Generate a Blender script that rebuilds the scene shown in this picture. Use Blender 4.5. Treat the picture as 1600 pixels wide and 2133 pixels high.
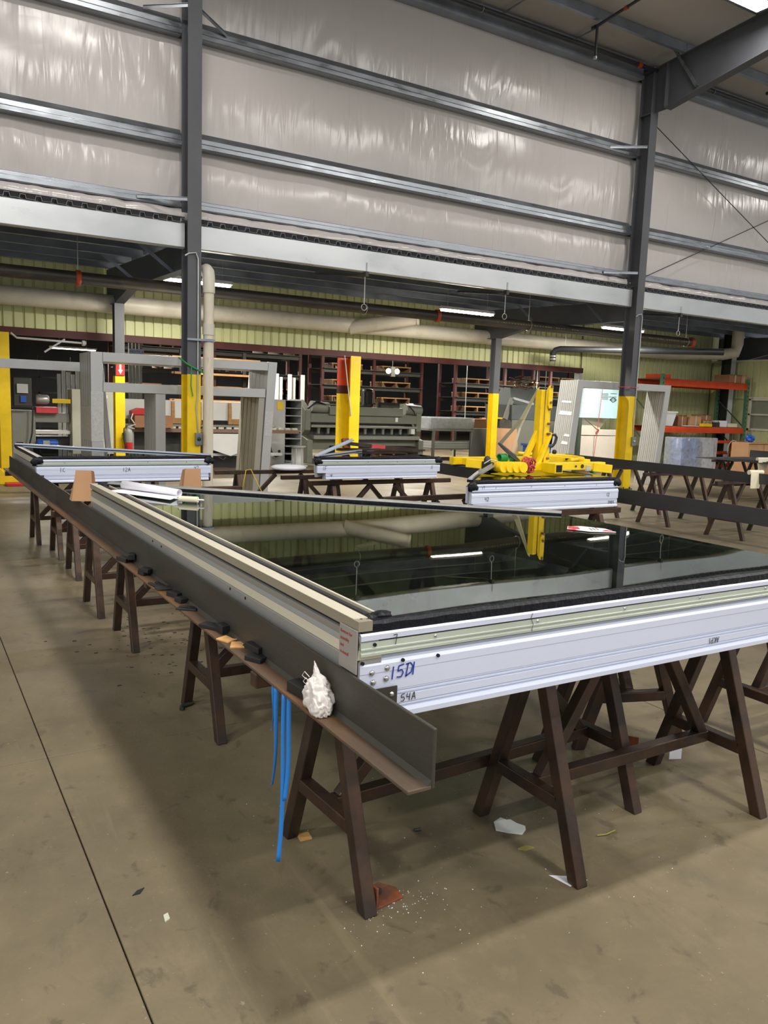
import bpy, math, random
from mathutils import Vector, Matrix, noise
random.seed(7)
for o in list(bpy.data.objects): bpy.data.objects.remove(o)
SC = bpy.context.scene
COL = SC.collection

# ------------------------------------------------------------------ camera
cam_d = bpy.data.cameras.new('camera'); cam = bpy.data.objects.new('camera', cam_d); COL.objects.link(cam)
cam_d.sensor_fit = 'HORIZONTAL'; cam_d.sensor_width = 36.0; cam_d.lens = 1663.29/1600*36.0
cam_d.clip_start = 0.05; cam_d.clip_end = 200
yaw, pit, rol = 0.544149, 0.135262, 0.0356396
fwd = Vector((math.sin(yaw)*math.cos(pit), math.cos(yaw)*math.cos(pit), -math.sin(pit)))
rt = Vector((math.cos(yaw), -math.sin(yaw), 0)); up = rt.cross(fwd)
rt2 = math.cos(rol)*rt + math.sin(rol)*up; up2 = -math.sin(rol)*rt + math.cos(rol)*up
m = Matrix((rt2, up2, -fwd)).transposed().to_4x4(); m.translation = (0, 0, 1.6)
cam.matrix_world = m
SC.camera = cam

# ------------------------------------------------------------------ world, exposure
SC.view_settings.view_transform = 'Standard'; SC.view_settings.look = 'None'
SC.view_settings.exposure = 0.42; SC.view_settings.gamma = 1.0; SC.view_settings.use_curve_mapping = False
W = bpy.data.worlds.new('world'); SC.world = W; W.use_nodes = True
W.node_tree.nodes['Background'].inputs[0].default_value = (0.95, 0.975, 1.0, 1)
W.node_tree.nodes['Background'].inputs[1].default_value = 0.6

# ------------------------------------------------------------------ materials
def S(h):
    h = h.lstrip('#'); c = [int(h[i:i+2], 16)/255 for i in (0, 2, 4)]
    return tuple(x/12.92 if x <= .04045 else ((x+.055)/1.055)**2.4 for x in c)
MATS = {}
def M(name, col, rough=.5, metal=0.0, var=.12, scale=4.0, col2=None, mixlo=.45, mixhi=.65, bump=0.0, bscale=60.0,
      stretch=(1, 1, 1), spec=None, rvar=0.0, detail=5.0, emit=0.0, trans=0.0, alpha=1.0):
    """procedural principled material: two-scale noise colour variation, optional second colour, optional bump"""
    mt = bpy.data.materials.new(name); mt.use_nodes = True; nt = mt.node_tree; N = nt.nodes; L = nt.links
    p = N['Principled BSDF']; c = S(col) if isinstance(col, str) else col
    p.inputs['Roughness'].default_value = rough; p.inputs['Metallic'].default_value = metal
    if spec is not None: p.inputs['Specular IOR Level'].default_value = spec
    tc = N.new('ShaderNodeTexCoord'); mp = N.new('ShaderNodeMapping'); mp.inputs['Scale'].default_value = stretch
    L.new(tc.outputs['Object'], mp.inputs['Vector'])
    n1 = N.new('ShaderNodeTexNoise'); n1.inputs['Scale'].default_value = scale; n1.inputs['Detail'].default_value = detail
    L.new(mp.outputs[0], n1.inputs['Vector'])
    mr = N.new('ShaderNodeMapRange'); mr.inputs[1].default_value = .3; mr.inputs[2].default_value = .7
    mr.inputs[3].default_value = 1-var; mr.inputs[4].default_value = 1+var
    L.new(n1.outputs['Fac'], mr.inputs[0])
    hs = N.new('ShaderNodeHueSaturation'); hs.inputs['Color'].default_value = (*c, 1)
    L.new(mr.outputs[0], hs.inputs['Value'])
    out = hs.outputs[0]
    if col2 is not None:
        c2 = S(col2) if isinstance(col2, str) else col2
        n2 = N.new('ShaderNodeTexNoise'); n2.inputs['Scale'].default_value = scale*.6; n2.inputs['Detail'].default_value = 8
        n2.inputs['Roughness'].default_value = .62
        L.new(mp.outputs[0], n2.inputs['Vector'])
        m2 = N.new('ShaderNodeMapRange'); m2.inputs[1].default_value = mixlo; m2.inputs[2].default_value = mixhi
        L.new(n2.outputs['Fac'], m2.inputs[0])
        mx = N.new('ShaderNodeMix'); mx.data_type = 'RGBA'; mx.inputs[7].default_value = (*c2, 1)
        L.new(m2.outputs[0], mx.inputs[0]); L.new(out, mx.inputs[6]); out = mx.outputs[2]
    L.new(out, p.inputs['Base Color'])
    if rvar:
        mr2 = N.new('ShaderNodeMapRange'); mr2.inputs[1].default_value = .3; mr2.inputs[2].default_value = .7
        mr2.inputs[3].default_value = max(0, rough-rvar); mr2.inputs[4].default_value = min(1, rough+rvar)
        L.new(n1.outputs['Fac'], mr2.inputs[0]); L.new(mr2.outputs[0], p.inputs['Roughness'])
    if bump:
        n3 = N.new('ShaderNodeTexNoise'); n3.inputs['Scale'].default_value = bscale; n3.inputs['Detail'].default_value = 4
        L.new(mp.outputs[0], n3.inputs['Vector'])
        b = N.new('ShaderNodeBump'); b.inputs['Strength'].default_value = bump; b.inputs['Distance'].default_value = .02
        L.new(n3.outputs['Fac'], b.inputs['Height']); L.new(b.outputs[0], p.inputs['Normal'])
    if emit:
        p.inputs['Emission Color'].default_value = (*c, 1); p.inputs['Emission Strength'].default_value = emit
    if trans: p.inputs['Transmission Weight'].default_value = trans
    if alpha < 1: p.inputs['Alpha'].default_value = alpha
    MATS[name] = mt
    return mt

def concrete():
    mt = bpy.data.materials.new('concrete'); mt.use_nodes = True; nt = mt.node_tree; N = nt.nodes; L = nt.links
    p = N['Principled BSDF']; p.inputs['Roughness'].default_value = .5; p.inputs['Specular IOR Level'].default_value = .35
    tc = N.new('ShaderNodeTexCoord')
    def nz(sc, de, rg=.55, st=(1, 1, 1), dist=0.0):
        mp = N.new('ShaderNodeMapping'); mp.inputs['Scale'].default_value = st; L.new(tc.outputs['Object'], mp.inputs[0])
        n = N.new('ShaderNodeTexNoise'); n.inputs['Scale'].default_value = sc; n.inputs['Detail'].default_value = de
        n.inputs['Roughness'].default_value = rg; n.inputs['Distortion'].default_value = dist
        L.new(mp.outputs[0], n.inputs['Vector']); return n.outputs['Fac']
    def ramp(f, lo, hi, a=0., b=1.):
        r = N.new('ShaderNodeMapRange'); r.inputs[1].default_value = lo; r.inputs[2].default_value = hi
        r.inputs[3].default_value = a; r.inputs[4].default_value = b; L.new(f, r.inputs[0]); return r.outputs[0]
    def mix(f, a, b):
        x = N.new('ShaderNodeMix'); x.data_type = 'RGBA'; L.new(f, x.inputs[0])
        if isinstance(a, tuple): x.inputs[6].default_value = (*a, 1)
        else: L.new(a, x.inputs[6])
        x.inputs[7].default_value = (*b, 1); return x.outputs[2]
    c = mix(ramp(nz(.8, 6), .3, .7), S('#605745'), S('#85785e'))
    c = mix(ramp(nz(.55, 5, .6, (1, .6, 1), .6), .48, .68, 0, .7), c, S('#524c3e'))
    c = mix(ramp(nz(2.1, 7, .7, (1, 1, 1), .8), .5, .7, 0, .5), c, S('#5f5747'))
    c = mix(ramp(nz(9, 8, .7), .5, .72, 0, .45), c, S('#81755d'))
    c = mix(ramp(nz(3.2, 8, .78, (1, .45, 1), 1.2), .58, .70, 0, .6), c, S('#5d5648'))
    c = mix(ramp(nz(9, 5, .62, (1, .8, 1), .5), .60, .67, 0, .55), c, S('#4e463a'))
    c = mix(ramp(nz(55, 2, .5), .71, .74, 0, .45), c, S('#a79b82'))
    c = mix(ramp(nz(1.6, 9, .72, (1, .22, 1), .6), .54, .66, 0, .5), c, S('#57503f'))
    c = mix(ramp(nz(1.3, 6, .6, (9, .6, 1), .3), .62, .70, 0, .35), c, S('#85795f'))
    c = mix(ramp(nz(.23, 2, .5), .5, .7, 0, .35), c, S('#5d574a'))
    L.new(c, p.inputs['Base Color'])
    L.new(ramp(nz(1.5, 5), .3, .7, .38, .6), p.inputs['Roughness'])
    b = N.new('ShaderNodeBump'); b.inputs['Strength'].default_value = .12; b.inputs['Distance'].default_value = .01
    L.new(nz(70, 5), b.inputs['Height']); L.new(b.outputs[0], p.inputs['Normal'])
    MATS['concrete'] = mt
concrete()

def tinted_glass():
    mt = bpy.data.materials.new('tinted_glass'); mt.use_nodes = True; nt = mt.node_tree; N = nt.nodes; L = nt.links
    N.remove(N['Principled BSDF']); out = N['Material Output']
    tc = N.new('ShaderNodeTexCoord'); mp = N.new('ShaderNodeMapping'); mp.inputs['Scale'].default_value = (1, .6, 1)
    L.new(tc.outputs['Object'], mp.inputs[0])
    n = N.new('ShaderNodeTexNoise'); n.inputs['Scale'].default_value = 1.3; n.inputs['Detail'].default_value = 0
    L.new(mp.outputs[0], n.inputs['Vector'])
    b = N.new('ShaderNodeBump'); b.inputs['Strength'].default_value = .025; b.inputs['Distance'].default_value = .05
    L.new(n.outputs['Fac'], b.inputs['Height'])
    g = N.new('ShaderNodeBsdfGlossy'); g.inputs['Roughness'].default_value = .012; g.inputs['Color'].default_value = (.93, .97, .95, 1)
    L.new(b.outputs[0], g.inputs['Normal'])
    t = N.new('ShaderNodeBsdfTransparent'); t.inputs['Color'].default_value = (.30, .40, .30, 1)
    fr = N.new('ShaderNodeFresnel'); fr.inputs['IOR'].default_value = 3.0
    L.new(b.outputs[0], fr.inputs['Normal'])
    mx = N.new('ShaderNodeMixShader'); L.new(fr.outputs[0], mx.inputs[0]); L.new(t.outputs[0], mx.inputs[1]); L.new(g.outputs[0], mx.inputs[2])
    L.new(mx.outputs[0], out.inputs['Surface']); MATS['tinted_glass'] = mt
tinted_glass()

def vinyl():
    mt = bpy.data.materials.new('vinyl'); mt.use_nodes = True; nt = mt.node_tree; N = nt.nodes; L = nt.links
    p = N['Principled BSDF']; p.inputs['Base Color'].default_value = (*S('#c9c3bf'), 1); p.inputs['Roughness'].default_value = .23
    p.inputs['Specular IOR Level'].default_value = .55
    tc = N.new('ShaderNodeTexCoord')
    def wr(st, sc, de, dist):
        mp = N.new('ShaderNodeMapping'); mp.inputs['Scale'].default_value = st; mp.inputs['Rotation'].default_value = (0, .12, 0)
        L.new(tc.outputs['Object'], mp.inputs[0])
        n = N.new('ShaderNodeTexNoise'); n.inputs['Scale'].default_value = sc; n.inputs['Detail'].default_value = de
        n.inputs['Distortion'].default_value = dist; L.new(mp.outputs[0], n.inputs[0]); return n.outputs['Fac']
    a = wr((3.4, 1, .5), 1.5, 2, .9)
    b = N.new('ShaderNodeBump'); b.inputs['Strength'].default_value = .36; b.inputs['Distance'].default_value = .08
    mk = wr((.5, 1, .6), 1.0, 2, .3)
    rm = N.new('ShaderNodeMapRange'); rm.inputs[1].default_value = .38; rm.inputs[2].default_value = .68; rm.inputs[3].default_value = .12; rm.inputs[4].default_value = 1.0; L.new(mk, rm.inputs[0])
    mm = N.new('ShaderNodeMath'); mm.operation = 'MULTIPLY'; L.new(a, mm.inputs[0]); L.new(rm.outputs[0], mm.inputs[1])
    L.new(mm.outputs[0], b.inputs['Height'])
    a2 = wr((9, 1, 1.1), 1.4, 2, 1.0)
    b2 = N.new('ShaderNodeBump'); b2.inputs['Strength'].default_value = .12; b2.inputs['Distance'].default_value = .03
    m3 = N.new('ShaderNodeMath'); m3.operation = 'MULTIPLY'; L.new(a2, m3.inputs[0]); L.new(rm.outputs[0], m3.inputs[1])
    L.new(m3.outputs[0], b2.inputs['Height']); L.new(b.outputs[0], b2.inputs['Normal']); L.new(b2.outputs[0], p.inputs['Normal'])
    MATS['vinyl'] = mt
vinyl()

M('joint', '#564f41', .9)
M('roof_vinyl', '#bdb9b5', .45, var=.05, scale=.8, bump=.15, bscale=5)
M('galv', '#8f9499', .34, .8, var=.16, scale=3, rvar=.1, bump=.03, bscale=9, stretch=(1, 3, 3))
M('galv_dark', '#8f97a3', .4, .6, var=.2, scale=2.5, rvar=.1)
M('galv_fascia', '#bcbfbf', .33, .6, var=.1, scale=2.2, rvar=.08, stretch=(.5, 1, 1))
M('column_paint', '#505257', .5, var=.1, scale=2)
M('yellow', '#e3bf08', .45, var=.09, scale=4, col2='#b99a10', mixlo=.58, mixhi=.8)
M('lift_yellow', '#f0c90c', .38, var=.06, scale=12, col2='#c79f0c', mixlo=.62, mixhi=.8)
M('orange_red', '#c23f16', .5, var=.12, scale=5)
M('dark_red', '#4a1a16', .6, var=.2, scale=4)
M('green_wall', '#c6c997', .5, var=.07, scale=1.2, col2='#aab082', mixlo=.55, mixhi=.8, stretch=(1, 1, .4))
M('pvc', '#cfc9ba', .4, var=.06, scale=3, col2='#b3aa96', mixlo=.55, mixhi=.8)
M('pvc_dirty', '#d3cab6', .45, var=.08, scale=6, col2='#9b917b', mixlo=.64, mixhi=.8, stretch=(3, 3, .6))
M('black_pipe', '#39332d', .42, var=.25, scale=3, col2='#6e6250', mixlo=.5, mixhi=.8, stretch=(.4, 1, 1))
M('sprinkler_black', '#2c2d31', .45, var=.15)
M('coupling', '#a3401d', .5, var=.2, scale=20)
M('conduit', '#b6b6b2', .35, .6, var=.1)
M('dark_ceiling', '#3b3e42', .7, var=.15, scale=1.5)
M('deck_black', '#211f1d', .8)
M('deck_galv', '#7d838c', .45, .4, var=.15, scale=2)
M('angle_steel', '#45443f', .45, .4, var=.22, scale=3.2, col2='#4d463c', mixlo=.45, mixhi=.8, rvar=.12, stretch=(2, .5, 2), bump=.05, bscale=40)
M('angle_flange', '#5f5144', .5, .25, var=.25, scale=5, col2='#7d5836', mixlo=.42, mixhi=.68, stretch=(2.5, .6, 1), bump=.05, bscale=50)
M('steel_dark', '#3f3f3f', .5, .4, var=.15, scale=3)
M('horse_steel', '#403630', .4, .5, var=.25, scale=6, col2='#5d4231', mixlo=.45, mixhi=.7, rvar=.12, bump=.04, bscale=60)
M('rust', '#8d4a2b', .75, .1, var=.25, scale=14, col2='#5c3a2a', mixlo=.42, mixhi=.6)
M('aluminium', '#c5cedc', .34, .35, var=.05, scale=3, stretch=(.4, .4, 4))
M('alu_white', '#d3daee', .42, .12, var=.035, scale=2.5, stretch=(.4, .4, 3))
M('alu_green', '#c6cfc4', .3, .35, var=.05, scale=3)
M('alu_cream', '#cfc9b4', .4, .2, var=.05, scale=4, stretch=(3, .3, 3))
M('alu_beige', '#9a927f', .45, .25, var=.06, scale=6, stretch=(3, .3, 3))
M('alu_grey', '#a5a6a3', .35, .45, var=.08, scale=3, stretch=(3, .3, 3))
M('gasket', '#16151a', .35, var=.2, scale=20)
M('sealant', '#090a14', .42, var=.3, scale=25, bump=.3, bscale=60, spec=.3)
M('screw', '#b9b9b9', .25, .9, var=.05)
M('hole', '#111111', .9)
M('ink_blue', '#2339a0', .6)
M('ink_black', '#20201f', .6)
M('ink_red', '#a3403c', .6)
M('plate_grey', '#a09d97', .45, .25, var=.05)
M('black_plastic', '#1d1e20', .45, var=.15, scale=20)
M('cork', '#d0a064', .7, var=.15, scale=30)
M('rag', '#d9d3ce', .9, var=.06, scale=12, col2='#9a928c', mixlo=.56, mixhi=.75)
M('blue_tape', '#2d86dc', .5, var=.05)
M('cardboard', '#b98f68', .75, var=.06, scale=6)
M('cardboard_dark', '#96694a', .75, var=.08, scale=6)
M('paper', '#e4e3ea', .7, var=.03)
M('paper_cream', '#dcd3b8', .7, var=.04)
M('frame_grey', '#b3b4b3', .4, .25, var=.04, scale=2)
M('frame_beige', '#9f9b8e', .45, .2, var=.06, scale=2)
M('wrap', '#d4d4d2', .2, var=.1, scale=30, alpha=.55)
M('machine_grey', '#82837a', .5, var=.08, scale=2)
M('machine_green', '#6f7264', .5, var=.1, scale=2)
M('machine_dark', '#33342f', .55, var=.15, scale=3)
M('machine_white', '#cfd0cc', .5, var=.05, scale=2)
M('cabinet_beige', '#bdbdab', .5, var=.04)
M('cabinet_grey', '#b2b4b4', .45, var=.05)
M('brush_brown', '#7b6054', .8, var=.2, scale=40)
M('wood', '#a67c4c', .7, var=.2, scale=5, stretch=(.5, 4, 4))
M('wood_dark', '#6f5136', .75, var=.25, scale=5, stretch=(.5, 4, 4))
M('blue_plastic', '#1f55b0', .4, var=.08)
M('red_plastic', '#b72420', .4, var=.1)
M('foam_blue', '#b4d6dc', .7, var=.02)
M('carton_white', '#d8cfc2', .7, var=.04)
M('green_steel', '#3e4a3c', .5, var=.15)
M('rack_green', '#4d7358', .5, var=.12)
M('hopper_grey', '#5d6463', .5, var=.12, scale=3)
M('tote_white', '#e2e4e4', .35, var=.03)
M('shrink_wrap', '#c4cbd2', .15, var=.2, scale=12, bump=.6, bscale=14, alpha=.42)
M('drum_blue', '#2a52a0', .3, var=.15)
M('hose_green', '#1f8a46', .35, var=.1)
M('hose_red', '#c5404a', .4, var=.15)
M('clear_plastic', '#c9d2d2', .15, alpha=.5)
M('window_glass', '#8f9482', .15, var=.05)
M('window_frame', '#dcd8c4', .5, var=.04)
M('plastic_scrap', '#d6d8d8', .35, var=.05, bump=.3, bscale=30)
M('sign_red', '#c4261f', .5)
M('sign_white', '#ecebe6', .5)
M('sign_blue', '#b9c0e6', .5)
M('tube_light', '#fff4e0', .4, emit=30.0, var=0)
M('high_bay', '#fff6ea', .4, emit=12.0, var=0)
M('far_tube', '#fff4e2', .4, emit=6.0, var=0)
M('lamp_body', '#d3d3cf', .5, var=.03)
M('leaf', '#8b8340', .7)

# ------------------------------------------------------------------ geometry helpers
class MB:
    """collects boxes, bars, tubes, extrusions; build() makes ONE mesh object"""
    def __init__(s): s.v = []; s.f = []; s.sm = []
    def add(s, vs, fs, smooth=False):
        o = len(s.v); s.v += [tuple(v) for v in vs]; s.f += [tuple(i+o for i in f) for f in fs]; s.sm += [smooth]*len(fs); return s
    def box(s, x0, x1, y0, y1, z0, z1):
        return s.add([(x, y, z) for x in (x0, x1) for y in (y0, y1) for z in (z0, z1)],
                     [(0, 1, 3, 2), (4, 6, 7, 5), (0, 4, 5, 1), (2, 3, 7, 6), (0, 2, 6, 4), (1, 5, 7, 3)])
    def hexa(s, bot, top):
        n = len(bot); fs = [tuple(range(n))[::-1], tuple(range(n, 2*n))] + [(i, (i+1) % n, n+(i+1) % n, n+i) for i in range(n)]
        return s.add(list(bot)+list(top), fs)
    def bar(s, p0, p1, w, h, upv=(0, 0, 1)):
        p0 = Vector(p0); p1 = Vector(p1); d = (p1-p0).normalized(); u = Vector(upv)
        a = d.cross(u)
        if a.length < 1e-4: a = d.cross(Vector((1, 0, 0)))
        a.normalize(); b = a.cross(d).normalized(); a *= w/2; b *= h/2
        return s.hexa([p0-a-b, p0+a-b, p0+a+b, p0-a+b], [p1-a-b, p1+a-b, p1+a+b, p1-a+b])
    def tube(s, p0, p1, r, n=12, r2=None, caps=True):
        return s.path([p0, p1], r, n, r2, caps)
    def path(s, pts, r, n=10, r2=None, caps=True):
        pts = [Vector(p) for p in pts]; vs = []; k = len(pts); prev = None
        for i, p in enumerate(pts):
            d = (pts[min(i+1, k-1)]-pts[max(i-1, 0)]).normalized()
            if prev is None:
                a = d.cross(Vector((0, 0, 1)))
                if a.length < 1e-3: a = d.cross(Vector((1, 0, 0)))
            else: a = prev-d*prev.dot(d)
            a.normalize(); prev = a; b = d.cross(a)
            rr = r if r2 is None else r+(r2-r)*i/(k-1)
            vs += [p+(a*math.cos(2*math.pi*j/n)+b*math.sin(2*math.pi*j/n))*rr for j in range(n)]
        fs = [(i*n+j, i*n+(j+1) % n, (i+1)*n+(j+1) % n, (i+1)*n+j) for i in range(k-1) for j in range(n)]
        s.add(vs, fs, True)
        if caps:
            s.add(vs[:n], [tuple(range(n))[::-1]]); s.add(vs[-n:], [tuple(range(n))])
        return s
    def ext(s, prof, axis, a0, a1, closed=True):
        """extrude a 2D profile [(u,v)] along axis: 'x' -> (a,u,v); 'y' -> (u,a,v); 'z' -> (u,v,a)"""
        f = {'x': lambda u, v, a: (a, u, v), 'y': lambda u, v, a: (u, a, v), 'z': lambda u, v, a: (u, v, a)}[axis]
        n = len(prof); vs = [f(u, v, a0) for u, v in prof]+[f(u, v, a1) for u, v in prof]
        fs = [(i, (i+1) % n, n+(i+1) % n, n+i) for i in range(n if closed else n-1)]
        if closed: fs += [tuple(range(n))[::-1], tuple(range(n, 2*n))]
        return s.add(vs, fs)
    def lathe(s, c, prof, n=20, axis='z'):
        vs = []
        for r, h in prof:
            for j in range(n):
                a = 2*math.pi*j/n; u, v = r*math.cos(a), r*math.sin(a)
                vs.append({'z': (c[0]+u, c[1]+v, c[2]+h), 'x': (c[0]+h, c[1]+u, c[2]+v), 'y': (c[0]+u, c[1]+h, c[2]+v)}[axis])
        k = len(prof)
        s.add(vs, [(i*n+j, i*n+(j+1) % n, (i+1)*n+(j+1) % n, (i+1)*n+j) for i in range(k-1) for j in range(n)], True)
        s.add(vs[:n], [tuple(range(n))[::-1]]); s.add(vs[-n:], [tuple(range(n))])
        return s
    def poly(s, pts, z0, z1):
        return s.hexa([(x, y, z0) for x, y in pts], [(x, y, z1) for x, y in pts])
    def build(s, name, mat, parent=None, bevel=0.0, solid=0.0, subd=0):
        me = bpy.data.meshes.new(name); me.from_pydata(s.v, [], s.f); me.update()
        import bmesh
        bm = bmesh.new(); bm.from_mesh(me); bmesh.ops.recalc_face_normals(bm, faces=bm.faces); bm.to_mesh(me); bm.free()
        for p, sm in zip(me.polygons, s.sm): p.use_smooth = sm
        me.materials.append(MATS[mat])
        o = bpy.data.objects.new(name, me); COL.objects.link(o)
        if parent is not None: attach(o, parent)
        if solid:
            md = o.modifiers.new('solid', 'SOLIDIFY'); md.thickness = solid; md.offset = 0
        if subd:
            md = o.modifiers.new('subd', 'SUBSURF'); md.levels = md.render_levels = subd
            for p in me.polygons: p.use_smooth = True
        if bevel:
            md = o.modifiers.new('bevel', 'BEVEL'); md.width = bevel; md.segments = 2; md.limit_method = 'ANGLE'; md.harden_normals = False
        return o
def attach(o, parent):
    o.parent = parent; o.matrix_parent_inverse = WM[parent.name].inverted() if parent.name in WM else Matrix.Identity(4)
WM = {}
def tag(o, label=None, cat=None, group=None, kind=None):
    if label: o['label'] = label
    if cat: o['category'] = cat
    if group: o['group'] = group
    if kind: o['kind'] = kind
    return o
def thing(name, label, cat, loc=(0, 0, 0), rz=0.0, group=None, kind=None):
    o = bpy.data.objects.new(name, None); COL.objects.link(o); o.location = loc; o.rotation_euler = (0, 0, rz)
    o.empty_display_size = .1
    WM[o.name] = Matrix.Translation(loc) @ Matrix.Rotation(rz, 4, 'Z')
    return tag(o, label, cat, group, kind)
def local(name, label, cat, group=None):
    """template root at origin"""
    return thing(name, label, cat, (0, 0, 0), 0, group)
def dup(root, loc, rz=0.0, label=None, group=None, sc=None):
    r = root.copy(); COL.objects.link(r); r.location = loc; r.rotation_euler = (0, 0, rz)
    if sc: r.scale = sc
    if label: r['label'] = label
    if group: r['group'] = group
    for ch in list(root.children):
        c = ch.copy(); COL.objects.link(c); c.parent = r
        for g in list(ch.children):
            d = g.copy(); COL.objects.link(d); d.parent = c
    return r
def struct(o): o['kind'] = 'structure'; return o
def box_thing(name, label, cat, b, mat, bevel=.003, group=None):
    return tag(MB().box(*b).build(name, mat, None, bevel), label, cat, group)
def text_mesh(name, txt, size, mat, parent, M4, ext=.0006):
    cu = bpy.data.curves.new(name, 'FONT'); cu.body = txt; cu.size = size; cu.extrude = ext; cu.resolution_u = 2
    ob = bpy.data.objects.new(name+'_c', cu); COL.objects.link(ob)
    dg = bpy.context.evaluated_depsgraph_get(); me = bpy.data.meshes.new_from_object(ob.evaluated_get(dg))
    bpy.data.objects.remove(ob); me.materials.clear(); me.materials.append(MATS[mat]); me.transform(M4); me.name = name
    o = bpy.data.objects.new(name, me); COL.objects.link(o)
    if parent: attach(o, parent)
    return o
GLYPH = {'1': [[(0, 0), (.02, 1)]], '5': [[(.55, 1), (.1, .95), (.05, .55), (.4, .6), (.55, .35), (.4, .05), (0, .1)]],
 'D': [[(.1, 0), (.2, 1)], [(0, .95), (.4, 1), (.65, .7), (.55, .25), (.05, .0)]], '4': [[(.1, 1), (.05, .5), (.5, .5)], [(.5, 1), (.45, 0)]],
 'A': [[(0, 0), (.3, 1), (.55, 0)], [(.1, .4), (.5, .38)]], 'K': [[(0, 0), (0, 1)], [(.5, 1), (0, .45), (.5, 0)]],
 'P': [[(0, 0), (0, 1), (.45, .9), (.4, .5), (0, .45)]], '7': [[(0, .95), (.4, 1), (.25, 0)]], 'C': [[(.5, .9), (.1, .8), (.05, .2), (.5, .1)]],
 'I': [[(0, 0), (0, 1)]], '0': [[(.25, 1), (0, .5), (.25, 0), (.5, .5), (.25, 1)]], '2': [[(0, .85), (.3, 1), (.5, .7), (0, 0), (.55, .05)]],
 'X': [[(0, 0), (.5, 1)], [(0, 1), (.5, 0)]], 'F': [[(.5, 1), (0, 1), (0, 0)], [(0, .5), (.4, .5)]], ' ': []}
def handwriting(name, txt, org, du, dv, size, mat, parent, wid=.0022, adv=.75):
    """marker strokes: ribbons drawn in the plane spanned by du, dv"""
    mb = MB(); du = Vector(du).normalized(); dv = Vector(dv).normalized(); n = du.cross(dv).normalized(); x = 0
    for ch in txt:
        for st in GLYPH[ch]:
            pts = [Vector(org)+du*((x+a)*size)+dv*(b*size)+n*.0008 for a, b in st]
            for p, q in zip(pts[:-1], pts[1:]): mb.bar(p, q, wid, .0006, n)
        x += adv*(.55 if ch in '1I' else 1)
    return mb.build(name, mat, parent)
def lamp(name, loc, sx, sy, power, rot=(0, 0, 0), col=(1, .94, .86)):
    d = bpy.data.lights.new(name, 'AREA'); d.shape = 'RECTANGLE'; d.size = sx; d.size_y = sy; d.energy = power; d.color = col
    o = bpy.data.objects.new(name, d); COL.objects.link(o); o.location = loc; o.rotation_euler = rot; return o

# ------------------------------------------------------------------ big lights of the hall: rows of ceiling high-bays
RZ = lambda y: 8.42+.083*(11.9-y)           # underside of the roof insulation
HIGHBAYS = [(x, y) for y in (9.0, 1.8, -2.6, -6.6) for x in (-6.5, 2.6, 11.8, 20.9)]
for x, y in HIGHBAYS:
    r_, c_ = (9.0, 1.8, -2.6, -6.6).index(y), (-6.5, 2.6, 11.8, 20.9).index(x)
    t = thing('high_bay_light', 'bright ceiling light beside the rafter at the top right corner' if (x, y) == (11.8, 9.0) else
              'ceiling light, %s row out from the insulated wall, %s along' % (('first', 'second', 'third', 'fourth')[r_], ('first', 'second', 'third', 'fourth')[c_]),
              'light', (x, y, RZ(y)-.42), 0, 'high-bay lights under the roof')
    z = RZ(y)-.42
    MB().ext([(y-.17, z), (y+.17, z), (y+.1, z+.07), (y-.1, z+.07)], 'x', x-.62, x+.62).build('housing', 'lamp_body', t)
    MB().box(x-.6, x+.6, y-.15, y+.15, z-.012, z-.001).build('diffuser', 'high_bay', t)
    for s in (-.5, .5): MB().tube((x+s, y, z+.07), (x+s, y, RZ(y)-.02), .006, 6).build('hanger', 'conduit', t)
    lamp('high_bay_lamp', (x, y, z-.03), 1.2, .3, 50 if y > 8 else 255, (0, 0, 0), (1, .97, .93))

# ------------------------------------------------------------------ floor: cast slabs with recessed joints
floor = struct(MB().box(-14, 34, -12, 44, -.2, -.014).build('floor', 'joint'))
xs = [.492+3.005*k for k in range(-5, 12)]; ys = [-5.54, -.97, 3.6, 8.17, 12.74, 17.3, 26, 40]
for i in range(len(xs)-1):
    for j in range(len(ys)-1):
        g = .0022
        MB().box(xs[i]+g, xs[i+1]-g, ys[j]+g, ys[j+1]-g, -.1, 0).build('slab', 'concrete', floor, .003)

# ------------------------------------------------------------------ roof
ceil_o = struct(MB().add([(-14, 12.25, RZ(12.25)), (34, 12.25, RZ(12.25)), (34, -12, RZ(-12)), (-14, -12, RZ(-12)),
    (-14, 12.25, RZ(12.25)+.15), (34, 12.25, RZ(12.25)+.15), (34, -12, RZ(-12)+.15), (-14, -12, RZ(-12)+.15)],
    [(0, 1, 2, 3), (4, 7, 6, 5), (0, 4, 5, 1), (1, 5, 6, 2), (2, 6, 7, 3), (3, 7, 4, 0)]).build('ceiling', 'roof_vinyl'))
def zsec(y, z0, h=.2, fl=.065, t=.01):
    return [(y-fl, z0), (y+t, z0), (y+t, z0+h-t), (y+fl, z0+h-t), (y+fl, z0+h), (y, z0+h), (y, z0+t), (y-fl, z0+t)]
for y in (10.95, 9.45, 7.95, 6.45, 4.95, 3.45, 1.95, .45, -1.05, -2.55):
    for x0, x1 in ((-14, -5.5), (-5.5, 3.69), (3.69, 12.9), (12.9, 22.1), (22.1, 34)):
        MB().ext(zsec(y, RZ(y)-.215), 'x', x0+.01, x1-.01).build('purlin', 'galv_dark', ceil_o)
# flange-brace straps seen under the roof
for x in (9.2, 10.9, 14.2): MB().bar((x, 11.85, 8.36), (x+.05, 10.95, 8.4), .04, .006).build('strap', 'galv', ceil_o)

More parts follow.
